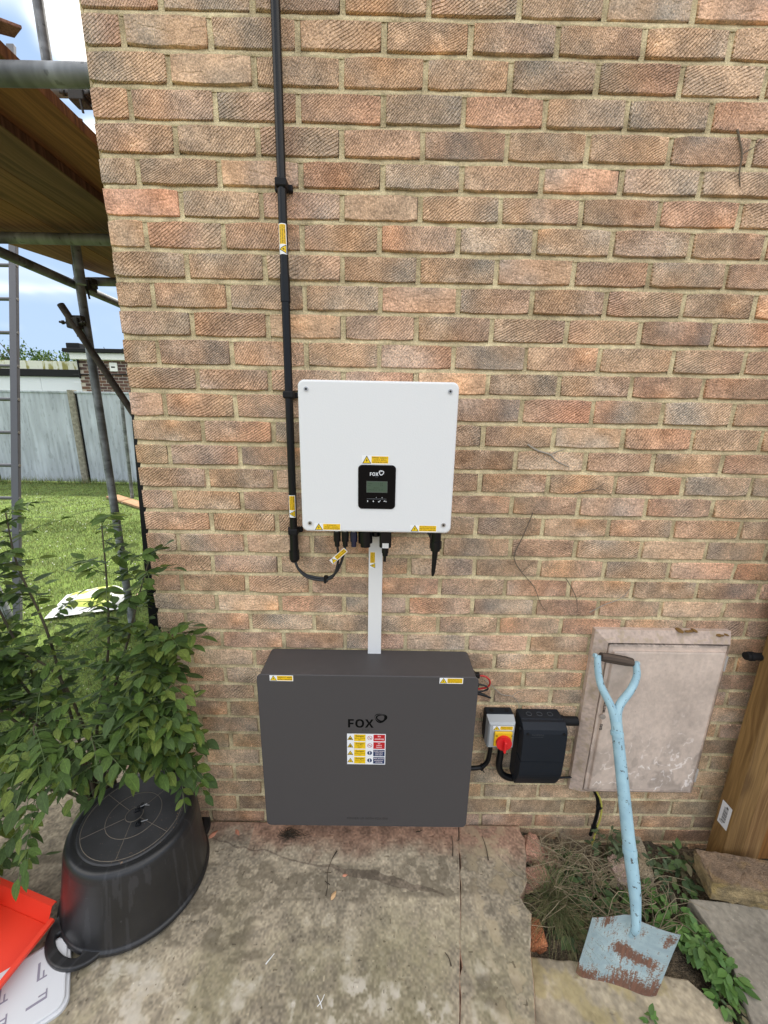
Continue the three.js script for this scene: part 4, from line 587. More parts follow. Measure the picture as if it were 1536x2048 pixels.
// ---------- upturned tub ----------
const rubber = tex(512, 512, (u, v) => { const a = fbm(u, v, 6, 6, 4, 501), s = vn(u * 130, v * 130, 130, 130, 503), sc = fbm(u, v, 90, 3, 3, 505); let k = 0.145 + (a - 0.5) * 0.045 + (sc > 0.66 ? 0.05 : 0) + (s > 0.975 ? 0.14 : 0); return [k * 1.0, k * 1.0, k * 1.04]; });
M.rubber = std({ map: rubber, roughness: 0.36 });
const dirtTex = tex(512, 512, (u, v) => { const r = Math.hypot(u - 0.5, v - 0.5), a = fbm(u, v, 9, 9, 4, 511), s = vn(u * 110, v * 110, 110, 110, 513); let k = 0.19 + (a - 0.5) * 0.07; let c = [k, k, k * 1.03]; if ((s > 0.955 && a > 0.45) || (s > 0.9 && r > 0.40 && u > 0.5)) c = [0.46, 0.37, 0.28]; return c; });
const tub = thing('rubber_tub', 'black rubber tub turned upside down under the shrub', 'tub', [-0.060, 0.043, 0.206]);
tub.rotation.set(-0.03, 0, -0.045); tub.scale.set(0.955, 1.0, 0.955);
{
  const pts = [[0, 0.268], [0.10, 0.269], [0.168, 0.270], [0.184, 0.272], [0.196, 0.269], [0.204, 0.258], [0.208, 0.243], [0.214, 0.20], [0.222, 0.13], [0.231, 0.06], [0.2355, 0.022], [0.243, 0.016], [0.245, 0.008], [0.243, 0.002], [0.238, 0.0]];
  // ribs round the wall
  const full = []; for (let i = 0; i < pts.length - 1; i++) { const [a, b] = [pts[i], pts[i + 1]], n = i >= 6 && i <= 9 ? 6 : 2; for (let k = 0; k < n; k++) { const t = k / n; full.push(new THREE.Vector2(lerp(a[0], b[0], t) + (i >= 6 && i <= 9 ? (k % 2) * 0.0009 : 0), lerp(a[1], b[1], t))); } } full.push(new THREE.Vector2(...pts[pts.length - 1]));
  const g = new THREE.LatheGeometry(full.reverse(), 72); g.scale(1.0, 1, 0.98); const gg = uvBox(g.toNonIndexed()); 
  const p0 = g.attributes.position, uv0 = g.attributes.uv; part('shell', g, M.rubber, tub);
  const disc = new THREE.CylinderGeometry(0.166, 0.170, 0.004, 56); disc.translate(0, 0.2725, 0); const dp = disc.attributes.position, du = disc.attributes.uv; for (let i = 0; i < dp.count; i++) du.setXY(i, 0.5 + dp.getX(i) / 0.36, 0.5 + dp.getZ(i) / 0.36);
  const base = part('base_disc', disc, std({ map: dirtTex, roughness: 0.55 }), tub);
  const mDirt = std({ color: lin(0.17, 0.145, 0.115), roughness: 0.9 });
  const ridge = (r, w) => { const t = new THREE.TorusGeometry(r, w, 5, 60); t.rotateX(Math.PI / 2); t.translate(0, 0.2745, 0); return t; };
  for (const r of [0.028, 0.088, 0.158]) part('moulded_ring', ridge(r, 0.0011), mDirt, base);
  for (const a of [0.35, 1.35, 2.5, 3.6, 5.2]) { const c = Math.cos(a), s = Math.sin(a); part('moulded_rib', tube([[c * 0.03, 0.2745, s * 0.03], [c * 0.157, 0.2745, s * 0.157]], 0.0009, 5), mDirt, base); }
  // loop handles lying at the rim
  const flatLoop = () => { const s = new THREE.Shape(); s.absellipse(0, -0.196, 0.108, 0.088, 0, Math.PI * 2, false, 0); const h = new THREE.Path(); h.absellipse(0, -0.238, 0.066, 0.027, 0, Math.PI * 2, true, 0); s.holes.push(h); const g = new THREE.ExtrudeGeometry(s, { depth: 0.006, bevelEnabled: true, bevelSize: 0.006, bevelThickness: 0.006, bevelSegments: 4, curveSegments: 28 }); g.rotateX(-Math.PI / 2); g.translate(0, 0.008, 0); return uvBox(g); };
  const handle = (a, rr) => { const c = Math.cos(a), s = Math.sin(a), at = (out, side, y) => [c * out - s * side, y, s * out + c * side]; return tube([at(0.210, -0.112, 0.020), at(0.245, -0.095, 0.017), at(0.278, -0.060, 0.015), at(0.292, 0, 0.015), at(0.278, 0.060, 0.015), at(0.245, 0.095, 0.017), at(0.210, 0.112, 0.020)], [0.024, 0.020, 0.0170, 0.0160, 0.0170, 0.020, 0.024], 12, 30); };
  for (const a of [-0.42, -0.42 + Math.PI]) { const h = part('handle', flatLoop(), M.rubber, tub); h.rotation.y = a; }
}
for (const [x, z, r, lab] of [[-0.040, 0.190, 0.5, 'black cable clip with a steel nail at the middle of the tub base'], [-0.033, 0.176, -0.2, 'black cable clip touching another in the middle of the tub base'], [-0.008, 0.238, 0.2, 'lone black cable clip toward the front of the tub base']]) {
  const c = thing('cable_clip', lab, 'cable clip', [x, 0.323, z], 'cable clips on the tub'); c.rotation.y = r;
  part('clip_body', merge([box(-0.009, 0.009, 0, 0.010, -0.007, 0.007, 0.003), cyl([0.004, 0.008, 0], [0.004, 0.016, 0], 0.006, 10)]), M.black, c); part('nail', cyl([0.006, 0.012, 0], [0.030, 0.014, -0.002], 0.0012, 6), M.steel, c);
}
// ---------- trays ----------
{
  const t = thing('red_tray', 'bright red plastic tray at the corner of the patio', 'tray', [-0.405, 0.085, 0.435]); t.rotation.set(0.06, -0.22, -0.10);
  M.redTray = std({ color: lin(0.78, 0.045, 0.018), roughness: 0.42 });
  const dy = 0.006; part('floor', box(-0.15, 0.13, -0.012, -0.006, -0.10, 0.10, 0.002), M.redTray, t);
  const wall = (a, b, out) => { const g = new THREE.BufferGeometry(), p = [a, b].map(([x, z]) => [x, -0.008, z]), q = [a, b].map(([x, z]) => [x + out[0] * 0.022, 0.045, z + out[1] * 0.022]), q2 = q.map(([x, y, z]) => [x + out[0] * 0.014, y + 0.001, z + out[1] * 0.014]), q3 = q2.map(([x, y, z]) => [x, y - 0.012, z]); const P = [p[0], p[1], q[1], q[0], q2[1], q2[0], q3[1], q3[0]]; g.setAttribute('position', new THREE.Float32BufferAttribute(P.flat(), 3)); g.setIndex([0, 1, 2, 0, 2, 3, 3, 2, 4, 3, 4, 5, 5, 4, 6, 5, 6, 7]); const m = uvBox(g); m.computeVertexNormals(); return m; };
  M.redTray.side = THREE.DoubleSide;
  part('rim', merge([wall([-0.15, -0.10], [0.13, -0.10], [0, -1]), wall([0.13, -0.10], [0.13, 0.10], [1, 0]), wall([0.13, 0.10], [-0.15, 0.10], [0, 1]), wall([-0.15, 0.10], [-0.15, -0.10], [-1, 0])]), M.redTray, t);
  part('divider', box(-0.07, -0.064, -0.008, 0.030, -0.098, 0.098, 0.002), M.redTray, t);
  const w = thing('moulded_tray', 'pale grey plastic tray with moulded slots under the red tray', 'tray', [-0.215, 0.050, 0.520]); w.rotation.set(0.10, 0.62, -0.06);
  M.lid = std({ color: lin(0.62, 0.63, 0.66), roughness: 0.45 });
  const pl = plate(-0.11, 0.11, -0.09, 0.09, 0, 0.012, 0.025, 0.004); pl.rotateX(-Math.PI / 2); part('lid_plate', pl, M.lid, w);
  const lip = new THREE.Shape(); const pl2 = plate(-0.118, 0.118, -0.098, 0.098, -0.012, 0.004, 0.030, 0.003); pl2.rotateX(-Math.PI / 2); part('lid_rim', pl2, M.lid, w);
  for (const [x, z, a] of [[0.045, -0.03, 0], [0.045, 0.045, 1.57], [-0.04, -0.03, 0.0], [-0.04, 0.045, 1.57]]) { const g = merge([box(-0.003, 0.003, 0.0118, 0.0128, -0.022, 0.022, 0), box(-0.003, 0.020, 0.0119, 0.0129, 0.020, 0.0235, 0), box(0.010, 0.0135, 0.0119, 0.0129, 0.004, 0.020, 0)]); g.rotateY(a); g.translate(x, 0, z); part('moulded_slot', g, std({ color: lin(0.26, 0.24, 0.30), roughness: 0.8 }), w); }
}
// ---------- leaves ----------
function leafGeo(L, W, curl, fold, n = 5) { // pointed oval leaf along +z, folded along its midrib
  const pos = [], idx = [], uv = [];
  for (let i = 0; i <= n; i++) { const t = i / n, w = W * Math.pow(Math.sin(Math.PI * Math.pow(t, 0.78)), 0.85) * 0.5 * (1 - 0.12 * t), y = -curl * t * t * L, z = t * L; for (const s of [-1, 0, 1]) { pos.push(s * w, y + Math.abs(s) * w * fold, z); uv.push(0.5 + s * 0.5, t); } }
  for (let i = 0; i < n; i++) for (let k = 0; k < 2; k++) { const a = i * 3 + k; idx.push(a, a + 3, a + 1, a + 1, a + 3, a + 4); }
  const g = new THREE.BufferGeometry(); g.setAttribute('position', new THREE.Float32BufferAttribute(pos, 3)); g.setAttribute('uv', new THREE.Float32BufferAttribute(uv, 2)); g.setIndex(idx); g.computeVertexNormals(); return g;
}
const veinTex = tex(128, 256, (u, v) => { const m = Math.abs(u - 0.5), sv = Math.abs((((v * 9 - m * 7) % 1) + 1) % 1 - 0.5), a = fbm(u, v, 6, 10, 3, 521); let k = 0.80 + (a - 0.5) * 0.25; if (m < 0.025) k += 0.16; else if (sv < 0.06) k += 0.07; return [k, k, k * 0.92]; });
const leafMat = (r, g, b) => new THREE.MeshPhysicalMaterial({ color: lin(r, g, b), map: veinTex, roughness: 0.5, transmission: 0.28, thickness: 0, specularIntensity: 0.5, side: THREE.DoubleSide });
const LM = [leafMat(0.150, 0.260, 0.056), leafMat(0.118, 0.212, 0.050), leafMat(0.235, 0.320, 0.070), leafMat(0.092, 0.162, 0.050)];
for (const m of LM) m.roughness = 0.62;
const LG = [leafGeo(1, 0.52, 0.10, 0.18), leafGeo(1, 0.58, 0.25, 0.10), leafGeo(1, 0.46, 0.18, 0.28), leafGeo(1, 0.55, -0.08, 0.15)];
const barkM = std({ color: lin(0.10, 0.085, 0.055), roughness: 0.9 }), twigM = std({ color: lin(0.10, 0.15, 0.05), roughness: 0.7 });
const shrub = thing('leafy_shrub', 'bushy green shrub with paired oval leaflets over the black tub', 'shrub', [-0.34, 0, -0.04]);
{
  const r = rng(2024), O = V(-0.34, 0, -0.04), leaves = [], petioles = [];
  const br = [ // tips of the branches, with a bend
    [[-0.30, 0.45, 0.00], [-0.18, 0.85, 0.02], [-0.13, 1.12, 0.04], [-0.10, 1.33, 0.06]], [[-0.36, 0.5, 0.02], [-0.36, 0.95, 0.05], [-0.38, 1.20, 0.08], [-0.36, 1.38, 0.10]], [[-0.25, 0.5, 0.0], [-0.10, 0.9, 0.02], [-0.03, 1.08, 0.03], [0.03, 1.22, 0.04]],
    [[-0.22, 0.42, 0.03], [-0.04, 0.66, 0.10], [0.08, 0.72, 0.13], [0.165, 0.72, 0.13]], [[-0.22, 0.40, 0.06], [0.02, 0.55, 0.14], [0.08, 0.53, 0.15], [0.12, 0.46, 0.16]], [[-0.24, 0.42, 0.05], [-0.06, 0.56, 0.10], [0.03, 0.54, 0.13], [0.09, 0.50, 0.14]],
    [[-0.28, 0.42, 0.05], [-0.20, 0.60, 0.14], [-0.12, 0.56, 0.18], [-0.08, 0.48, 0.20]], [[-0.34, 0.40, 0.06], [-0.34, 0.56, 0.18], [-0.32, 0.50, 0.24], [-0.30, 0.42, 0.27]], [[-0.40, 0.45, 0.05], [-0.52, 0.75, 0.12], [-0.58, 0.85, 0.14], [-0.64, 0.88, 0.15]],
    [[-0.40, 0.5, 0.03], [-0.44, 0.90, 0.08], [-0.46, 1.14, 0.11], [-0.45, 1.33, 0.13]], [[-0.42, 0.5, 0.03], [-0.50, 0.85, 0.08], [-0.52, 1.05, 0.10], [-0.52, 1.2, 0.12]], [[-0.42, 0.35, 0.10], [-0.50, 0.45, 0.24], [-0.52, 0.34, 0.30], [-0.50, 0.22, 0.30]], [[-0.45, 0.35, 0.06], [-0.62, 0.45, 0.16], [-0.70, 0.36, 0.22], [-0.72, 0.24, 0.22]],
    [[-0.20, 0.45, 0.02], [-0.02, 0.75, 0.05], [0.04, 0.88, 0.06], [0.08, 0.96, 0.07]], [[-0.22, 0.40, 0.04], [-0.04, 0.68, 0.14], [0.02, 0.74, 0.18], [0.08, 0.70, 0.20]],
    [[-0.35, 0.42, 0.08], [-0.42, 0.70, 0.18], [-0.44, 0.80, 0.22], [-0.43, 0.82, 0.25]], [[-0.28, 0.40, 0.08], [-0.14, 0.66, 0.20], [-0.09, 0.70, 0.26], [-0.05, 0.64, 0.29]], [[-0.30, 0.45, 0.08], [-0.28, 0.70, 0.20], [-0.26, 0.74, 0.26], [-0.22, 0.70, 0.30]], [[-0.38, 0.40, 0.08], [-0.60, 0.60, 0.20], [-0.66, 0.60, 0.24], [-0.70, 0.54, 0.26]],
    [[-0.20, 0.38, 0.03], [0.0, 0.50, 0.08], [0.05, 0.58, 0.10], [0.10, 0.60, 0.10]], [[-0.24, 0.45, 0.02], [-0.08, 0.78, 0.06], [-0.02, 0.84, 0.10], [0.02, 0.84, 0.12]], [[-0.45, 0.28, 0.08], [-0.60, 0.30, 0.2], [-0.66, 0.18, 0.27], [-0.66, 0.10, 0.28]],
    [[-0.38, 0.5, 0.05], [-0.48, 0.72, 0.16], [-0.54, 0.72, 0.20], [-0.58, 0.66, 0.24]], [[-0.30, 0.5, 0.04], [-0.32, 0.82, 0.10], [-0.40, 0.92, 0.14], [-0.44, 0.94, 0.17]],
  ];
  br.forEach((b, bi) => {
    const base = V(-0.36 + (r() - 0.5) * 0.10, 0.0, -0.05 + (r() - 0.5) * 0.06), pts = [base, ...b.map((q) => V(...q))], c = new THREE.CatmullRomCurve3(pts, false, 'centripetal');
    part('stem', tube(pts.map((q) => q.clone().sub(O)), [0.0075, 0.0055, 0.0042, 0.0030, 0.0018], 6, 22), barkM, shrub);
    const len = c.getLength(), t0 = 0.40, n = Math.round(len * (1 - t0) / (bi < 3 ? 0.072 : bi < 7 ? 0.062 : 0.041));
    for (let i = 0; i <= n; i++) for (const sd of [-1, 1]) {
      const t = lerp(t0, 1, i / n), p = c.getPoint(t), tan = c.getTangent(t), a = r() * 6.28, side = V(Math.cos(a), 0.10 + (r() - 0.3) * 0.5, Math.sin(a) + 0.35).normalize();
      let dir = tan.clone().multiplyScalar(0.55).addScaledVector(side, 0.9).normalize(); if (p.x > -0.02 && dir.z < 0.1) dir.z = 0.1 + r() * 0.3; dir.normalize();
      if (r() < (bi < 3 ? 0.2 : 0.06)) continue; const LL = (b[3][0] > 0.05 ? 0.085 : 0.105) + r() * 0.07, k = 2 + Math.floor(r() * 3), size = 0.036 + r() * 0.020, perp = dir.clone().cross(V(0, 1, 0)).normalize();
      const axis = (u) => p.clone().addScaledVector(dir, LL * u).add(V(0, -0.05 * u * u, 0));
      const stalk = (tube([axis(0), axis(0.35), axis(0.7), axis(1)].map((q) => q.clone().sub(O)), [0.0014, 0.0008], 4, 4));
      const cov = (q) => Math.hypot(q.x - (q.y - 0.31) * 0.634 + 0.04, q.z - (q.y - 0.31) * 0.75 - 0.25) < 0.15; if (cov(axis(0.6)) || cov(axis(1.2))) continue; petioles.push(stalk); const put = (q, d, s) => leaves.push([q, d, s]);
      for (let j = 0; j < k; j++) { const u = 0.35 + 0.5 * j / Math.max(1, k - 0.5), q = axis(u), s = size * (0.78 + 0.3 * r()); for (const e of [-1, 1]) put(q, dir.clone().multiplyScalar(0.5).addScaledVector(perp, e * 0.95).add(V(0, -0.30 - r() * 0.35, 0)).normalize(), s); }
      put(axis(1), dir.clone().add(V(0, -0.45, 0)).normalize(), size * 1.2);
    }
  });
  // the corner of the house: keep leaves out of the wall; the tub: keep them off it
  const ok = leaves.filter(([q, d, s]) => { const e = q.clone().addScaledVector(d, s); const inWall = (v) => v.x > -0.012 && v.z < 0.018; const inTub = (v) => Math.hypot(v.x + 0.05, v.z - 0.205) < 0.23 && v.y < 0.335; return !inWall(q) && !inWall(e) && !inTub(q) && !inTub(e) && q.y > 0.06 ; });
  const m4 = new THREE.Matrix4(), look = (q, d, s, roll) => { const z = d.clone(), x = V(0, 1, 0).cross(z).normalize(), y = z.clone().cross(x); m4.makeBasis(x, y, z); const e = new THREE.Quaternion().setFromRotationMatrix(m4).multiply(new THREE.Quaternion().setFromAxisAngle(V(0, 0, 1), roll)); return new THREE.Matrix4().compose(q.clone().sub(O), e, V(s, s, s)); };
  const cam = camera.position, items = ok.map(([q, d, s]) => ({ m: look(q, d, s, (r() - 0.5) * 1.1), g: Math.floor(r() * 4), k: Math.floor(Math.pow(r(), 0.9) * 4), s: s / q.distanceTo(cam) * (0.6 + 0.4 * r()) + (q.z > 0.12 ? 0.02 : 0) }));
  items.sort((a, b) => b.s - a.s);
  items.slice(0, 300).forEach((it) => { const m = part('leaf', LG[it.g], LM[it.k], shrub); m.applyMatrix4(it.m); });
  const rest = items.slice(300);
  for (let k = 0; k < 4; k++) { const set = rest.filter((it) => it.k === k), gs = set.map((it) => LG[it.g].clone().applyMatrix4(it.m)); if (gs.length) tag(part('inner_foliage', merge(gs), LM[k], shrub), null, null, null, 'stuff'); }
  part('leaf_stalks', merge(petioles), twigM, shrub).userData.kind = 'stuff';
}
// ---------- weeds in the soil bed ----------
const colored = (g, c, r) => { const n = g.attributes.position.count, a = new Float32Array(n * 3), k = 0.75 + r() * 0.5; for (let i = 0; i < n; i++) { a[i * 3] = c[0] * k; a[i * 3 + 1] = c[1] * k; a[i * 3 + 2] = c[2] * k; } g.setAttribute('color', new THREE.BufferAttribute(a, 3)); return g; };
M.weed = new THREE.MeshPhysicalMaterial({ vertexColors: true, roughness: 0.65, transmission: 0.25, thickness: 0, side: THREE.DoubleSide });
M.straw = std({ vertexColors: true, roughness: 0.9, side: THREE.DoubleSide });
function blade(r, x, y, z, h, lean, dir, w) { const pos = [], idx = [], c = Math.cos(dir), s = Math.sin(dir), n = 5; for (let i = 0; i <= n; i++) { const t = i / n, o = lean * t * t, yy = h * (t - 0.45 * (lean / (h + lean)) * t * t), ww = w * (1 - t * 0.85) / 2; for (const e of [-1, 1]) pos.push(x + c * o - s * ww * e, y + yy, z + s * o + c * ww * e); } for (let i = 0; i < n; i++) { const a = i * 2; idx.push(a, a + 1, a + 2, a + 1, a + 3, a + 2); } const g = new THREE.BufferGeometry(); g.setAttribute('position', new THREE.Float32BufferAttribute(pos, 3)); g.setAttribute('uv', new THREE.Float32BufferAttribute(new Float32Array(pos.length / 3 * 2), 2)); g.setIndex(idx); g.computeVertexNormals(); return g; }
{
  const r = rng(91), o = V(1.452, -0.06, 0.235), t = thing('grass_tuft', 'long dry olive grass tuft growing beside the patio edge', 'grass', o.toArray()), gs = [];
  for (let i = 0; i < 520; i++) { const a = r() * 6.28, q = Math.sqrt(r()) * 0.045, toward = r() < 0.6 ? 1.9 + (r() - 0.5) * 1.9 : r() * 6.28; const dry = r(); gs.push(colored(blade(r, Math.cos(a) * q, 0, Math.sin(a) * q, 0.09 + r() * 0.11, 0.05 + r() * 0.15, toward, 0.0022), dry < 0.5 ? [0.135, 0.145, 0.06] : dry < 0.75 ? [0.25, 0.215, 0.11] : [0.09, 0.13, 0.045], r)); }
  part('blades', merge(gs), M.straw, t).userData.kind = 'stuff';
}
function leafPatch(name, lab, cat, spots, cols, size, seed, stalk = 0.06) {
  const r = rng(seed), o = V(...spots[0].slice(0, 3)), t = thing(name, lab, cat, o.toArray()), gs = [], st = [];
  for (const [x, y, z, rad, n, hh] of spots) for (let i = 0; i < n; i++) {
    const a = r() * 6.28, q = Math.sqrt(r()) * rad, px = x + Math.cos(a) * q, pz = Math.max(0.015, z + Math.sin(a) * q), py = y + r() * hh * (1 - 0.4 * q / rad), s = size * (0.6 + 0.7 * r());
    const d = V(Math.cos(a + (r() - 0.5)), -0.25 + (r() - 0.3) * 0.9, Math.sin(a + (r() - 0.5)) + 0.3).normalize(), xx = V(0, 1, 0).cross(d).normalize(), m = new THREE.Matrix4().makeBasis(xx.clone().multiplyScalar(s), d.clone().cross(xx).multiplyScalar(s), d.clone().multiplyScalar(s)).setPosition(px - o.x, py - o.y, pz - o.z);
    const c = cols[Math.floor(r() * cols.length)]; gs.push(colored(LG[Math.floor(r() * 4)].clone().applyMatrix4(m).scale(1, 1, 1), c, r));
    if (r() < 0.35) st.push(colored(tube([[x + (px - x) * 0.3 - o.x, y - o.y - 0.02, z + (pz - z) * 0.3 - o.z], [px - o.x, py - o.y, pz - o.z]], 0.0011, 4), [0.09, 0.10, 0.04], r));
  }
  part('leaves', merge(gs), M.weed, t).userData.kind = 'stuff'; if (st.length) part('stalks', merge(st), M.straw, t).userData.kind = 'stuff'; return t;
}
const GR = [[0.060, 0.110, 0.030], [0.080, 0.145, 0.036], [0.045, 0.085, 0.028], [0.15, 0.13, 0.065]], GR2 = [[0.085, 0.190, 0.030], [0.060, 0.150, 0.026], [0.110, 0.215, 0.045]];
leafPatch('ground_ivy', 'bright green ivy spilling over the path edge beside the shovel blade', 'ivy', [[1.90, -0.03, 0.36, 0.055, 90, 0.05], [1.86, -0.04, 0.29, 0.07, 90, 0.05], [1.915, -0.02, 0.43, 0.04, 60, 0.04], [1.80, -0.05, 0.24, 0.07, 80, 0.05], [1.87, -0.035, 0.47, 0.025, 25, 0.03]], GR2, 0.036, 601);
leafPatch('bindweed', 'dull green weeds tangled behind the grass tuft', 'weeds', [[1.60, -0.05, 0.20, 0.08, 90, 0.08], [1.55, -0.05, 0.14, 0.07, 70, 0.09], [1.68, -0.05, 0.22, 0.07, 70, 0.07], [1.64, -0.05, 0.30, 0.07, 60, 0.05], [1.49, -0.06, 0.31, 0.04, 40, 0.04]], GR, 0.032, 603);
leafPatch('nettle_seedlings', 'small nettle-like weeds sprouting against the wall behind the shovel', 'weeds', [[1.74, -0.05, 0.06, 0.05, 46, 0.16], [1.83, -0.05, 0.07, 0.05, 26, 0.12], [1.93, -0.05, 0.10, 0.05, 26, 0.10]], [[0.060, 0.095, 0.038], [0.085, 0.120, 0.050]], 0.028, 605);
leafPatch('dock_seedling', 'clump of broad green weed leaves beside the stone block', 'weeds', [[2.02, -0.03, 0.115, 0.045, 40, 0.07], [1.97, -0.04, 0.16, 0.06, 40, 0.04]], GR, 0.036, 607);
leafPatch('moss_sprig', 'little green sprig at the tip of the shovel', 'weeds', [[1.62, -0.026, 0.520, 0.014, 9, 0.012]], GR2, 0.024, 609);
leafPatch('creeping_stem', 'creeping weed strands along the edge of the grey path', 'weeds', [[1.885, -0.02, 0.50, 0.02, 14, 0.02], [1.88, -0.02, 0.56, 0.02, 12, 0.02]], GR, 0.022, 611);
for (const [sd, lab, o, dep] of [[77, 'tangle of dead brown stalks against the wall beside the patio corner', [1.55, -0.04, 0.04], 0.10], [78, 'thin dry stems lying over the weeds behind the shovel', [1.70, -0.03, 0.13], 0.18], [79, 'dry stems around the brick fragments beside the patio edge', [1.48, -0.04, 0.13], 0.14]]) { // dry stalks
  const r = rng(sd), t = thing('dry_stalks', lab, 'weeds', o, 'dry stalks in the soil bed'), gs = [];
  for (let i = 0; i < 90; i++) { const x = (r() - 0.45) * 0.24, z = 0.01 + r() * dep, a = r() * 6.28, l = 0.05 + r() * 0.13; gs.push(colored(tube([[x, r() * 0.03, z], [x + Math.cos(a) * l * 0.5, l * (0.3 + r() * 0.5), Math.max(0.0, z + Math.sin(a) * l * 0.3)], [x + Math.cos(a + 0.6) * l, l * (0.2 + r() * 0.9), Math.max(0.0, z + Math.sin(a + 0.6) * l * 0.5)]], [0.0014, 0.0007], 4, 6), r() < 0.5 ? [0.21, 0.165, 0.10] : [0.33, 0.27, 0.175], r)); }
  part('stalks', merge(gs), M.straw, t).userData.kind = 'stuff';
}
// ---------- dead creeper on the wall ----------
{
  const cm = std({ color: lin(0.16, 0.125, 0.09), roughness: 0.95 }), cm2 = std({ color: lin(0.34, 0.30, 0.25), roughness: 0.95 });
  const list = [
    ['creeper_stem', 'pale dead creeper stem stuck right of the inverter', [[1.268, 1.610], [1.300, 1.592], [1.345, 1.578], [1.365, 1.560], [1.412, 1.540]], 0.0032, cm2],
    ['creeper_stem', 'curved dark creeper stem high near the picture edge', [[1.742, 2.456], [1.755, 2.43], [1.768, 2.40], [1.772, 2.355], [1.782, 2.325]], 0.0028, cm],
    ['creeper_stem', 'thin dead tendril crossing a joint right of the inverter', [[1.44, 1.452], [1.475, 1.462], [1.51, 1.470], [1.535, 1.490]], 0.0018, cm],
    ['creeper_stem', 'long thin dead tendril running down above the isolator switch', [[1.31, 1.385], [1.285, 1.30], [1.262, 1.225], [1.295, 1.17], [1.345, 1.115], [1.375, 1.05], [1.40, 1.02]], 0.0018, cm],
    ['creeper_stem', 'short dead tendril above the meter cupboard corner', [[1.452, 1.150], [1.475, 1.118], [1.50, 1.07], [1.51, 1.02]], 0.0016, cm],
    ['creeper_stem', 'pale branching tendril above the meter cupboard', [[1.555, 1.02], [1.60, 1.05], [1.66, 1.08], [1.685, 1.115]], 0.0016, cm2],
    ['creeper_stem', 'thin tendril behind the isolator switch and battery plugs', [[1.20, 0.735], [1.235, 0.705], [1.27, 0.672], [1.31, 0.665], [1.335, 0.64], [1.345, 0.612]], 0.0018, cm2],
    ['creeper_stem', 'fine tendril hanging below the isolator switch', [[1.245, 0.365], [1.262, 0.33], [1.272, 0.29]], 0.0012, cm2],
    ['creeper_stem', 'dark crack-like tendril running beside the battery', [[1.197, 0.585], [1.205, 0.54], [1.215, 0.50], [1.213, 0.46]], 0.0012, cm],
  ];
  for (const [n, lab, p, rad, m] of list) { const o = [p[0][0], p[0][1], 0], t = thing(n, lab, 'creeper', o, 'dead creeper on the wall'), r = rng(Math.round(p[0][0] * 1000)); const P = p.map(([x, y]) => [x - o[0], y - o[1], 0.003 + r() * 0.002]); part('stem', tube(P, [rad, rad * 0.9, rad * 0.5], 6, 18), m, t); const q = P[Math.floor(P.length / 2)]; part('tendril', tube([q, [q[0] + 0.02 + r() * 0.02, q[1] + (r() - 0.3) * 0.04, 0.003], [q[0] + 0.045, q[1] + (r() - 0.3) * 0.07, 0.002]], [rad * 0.6, rad * 0.25], 5, 8), m, t); }
}
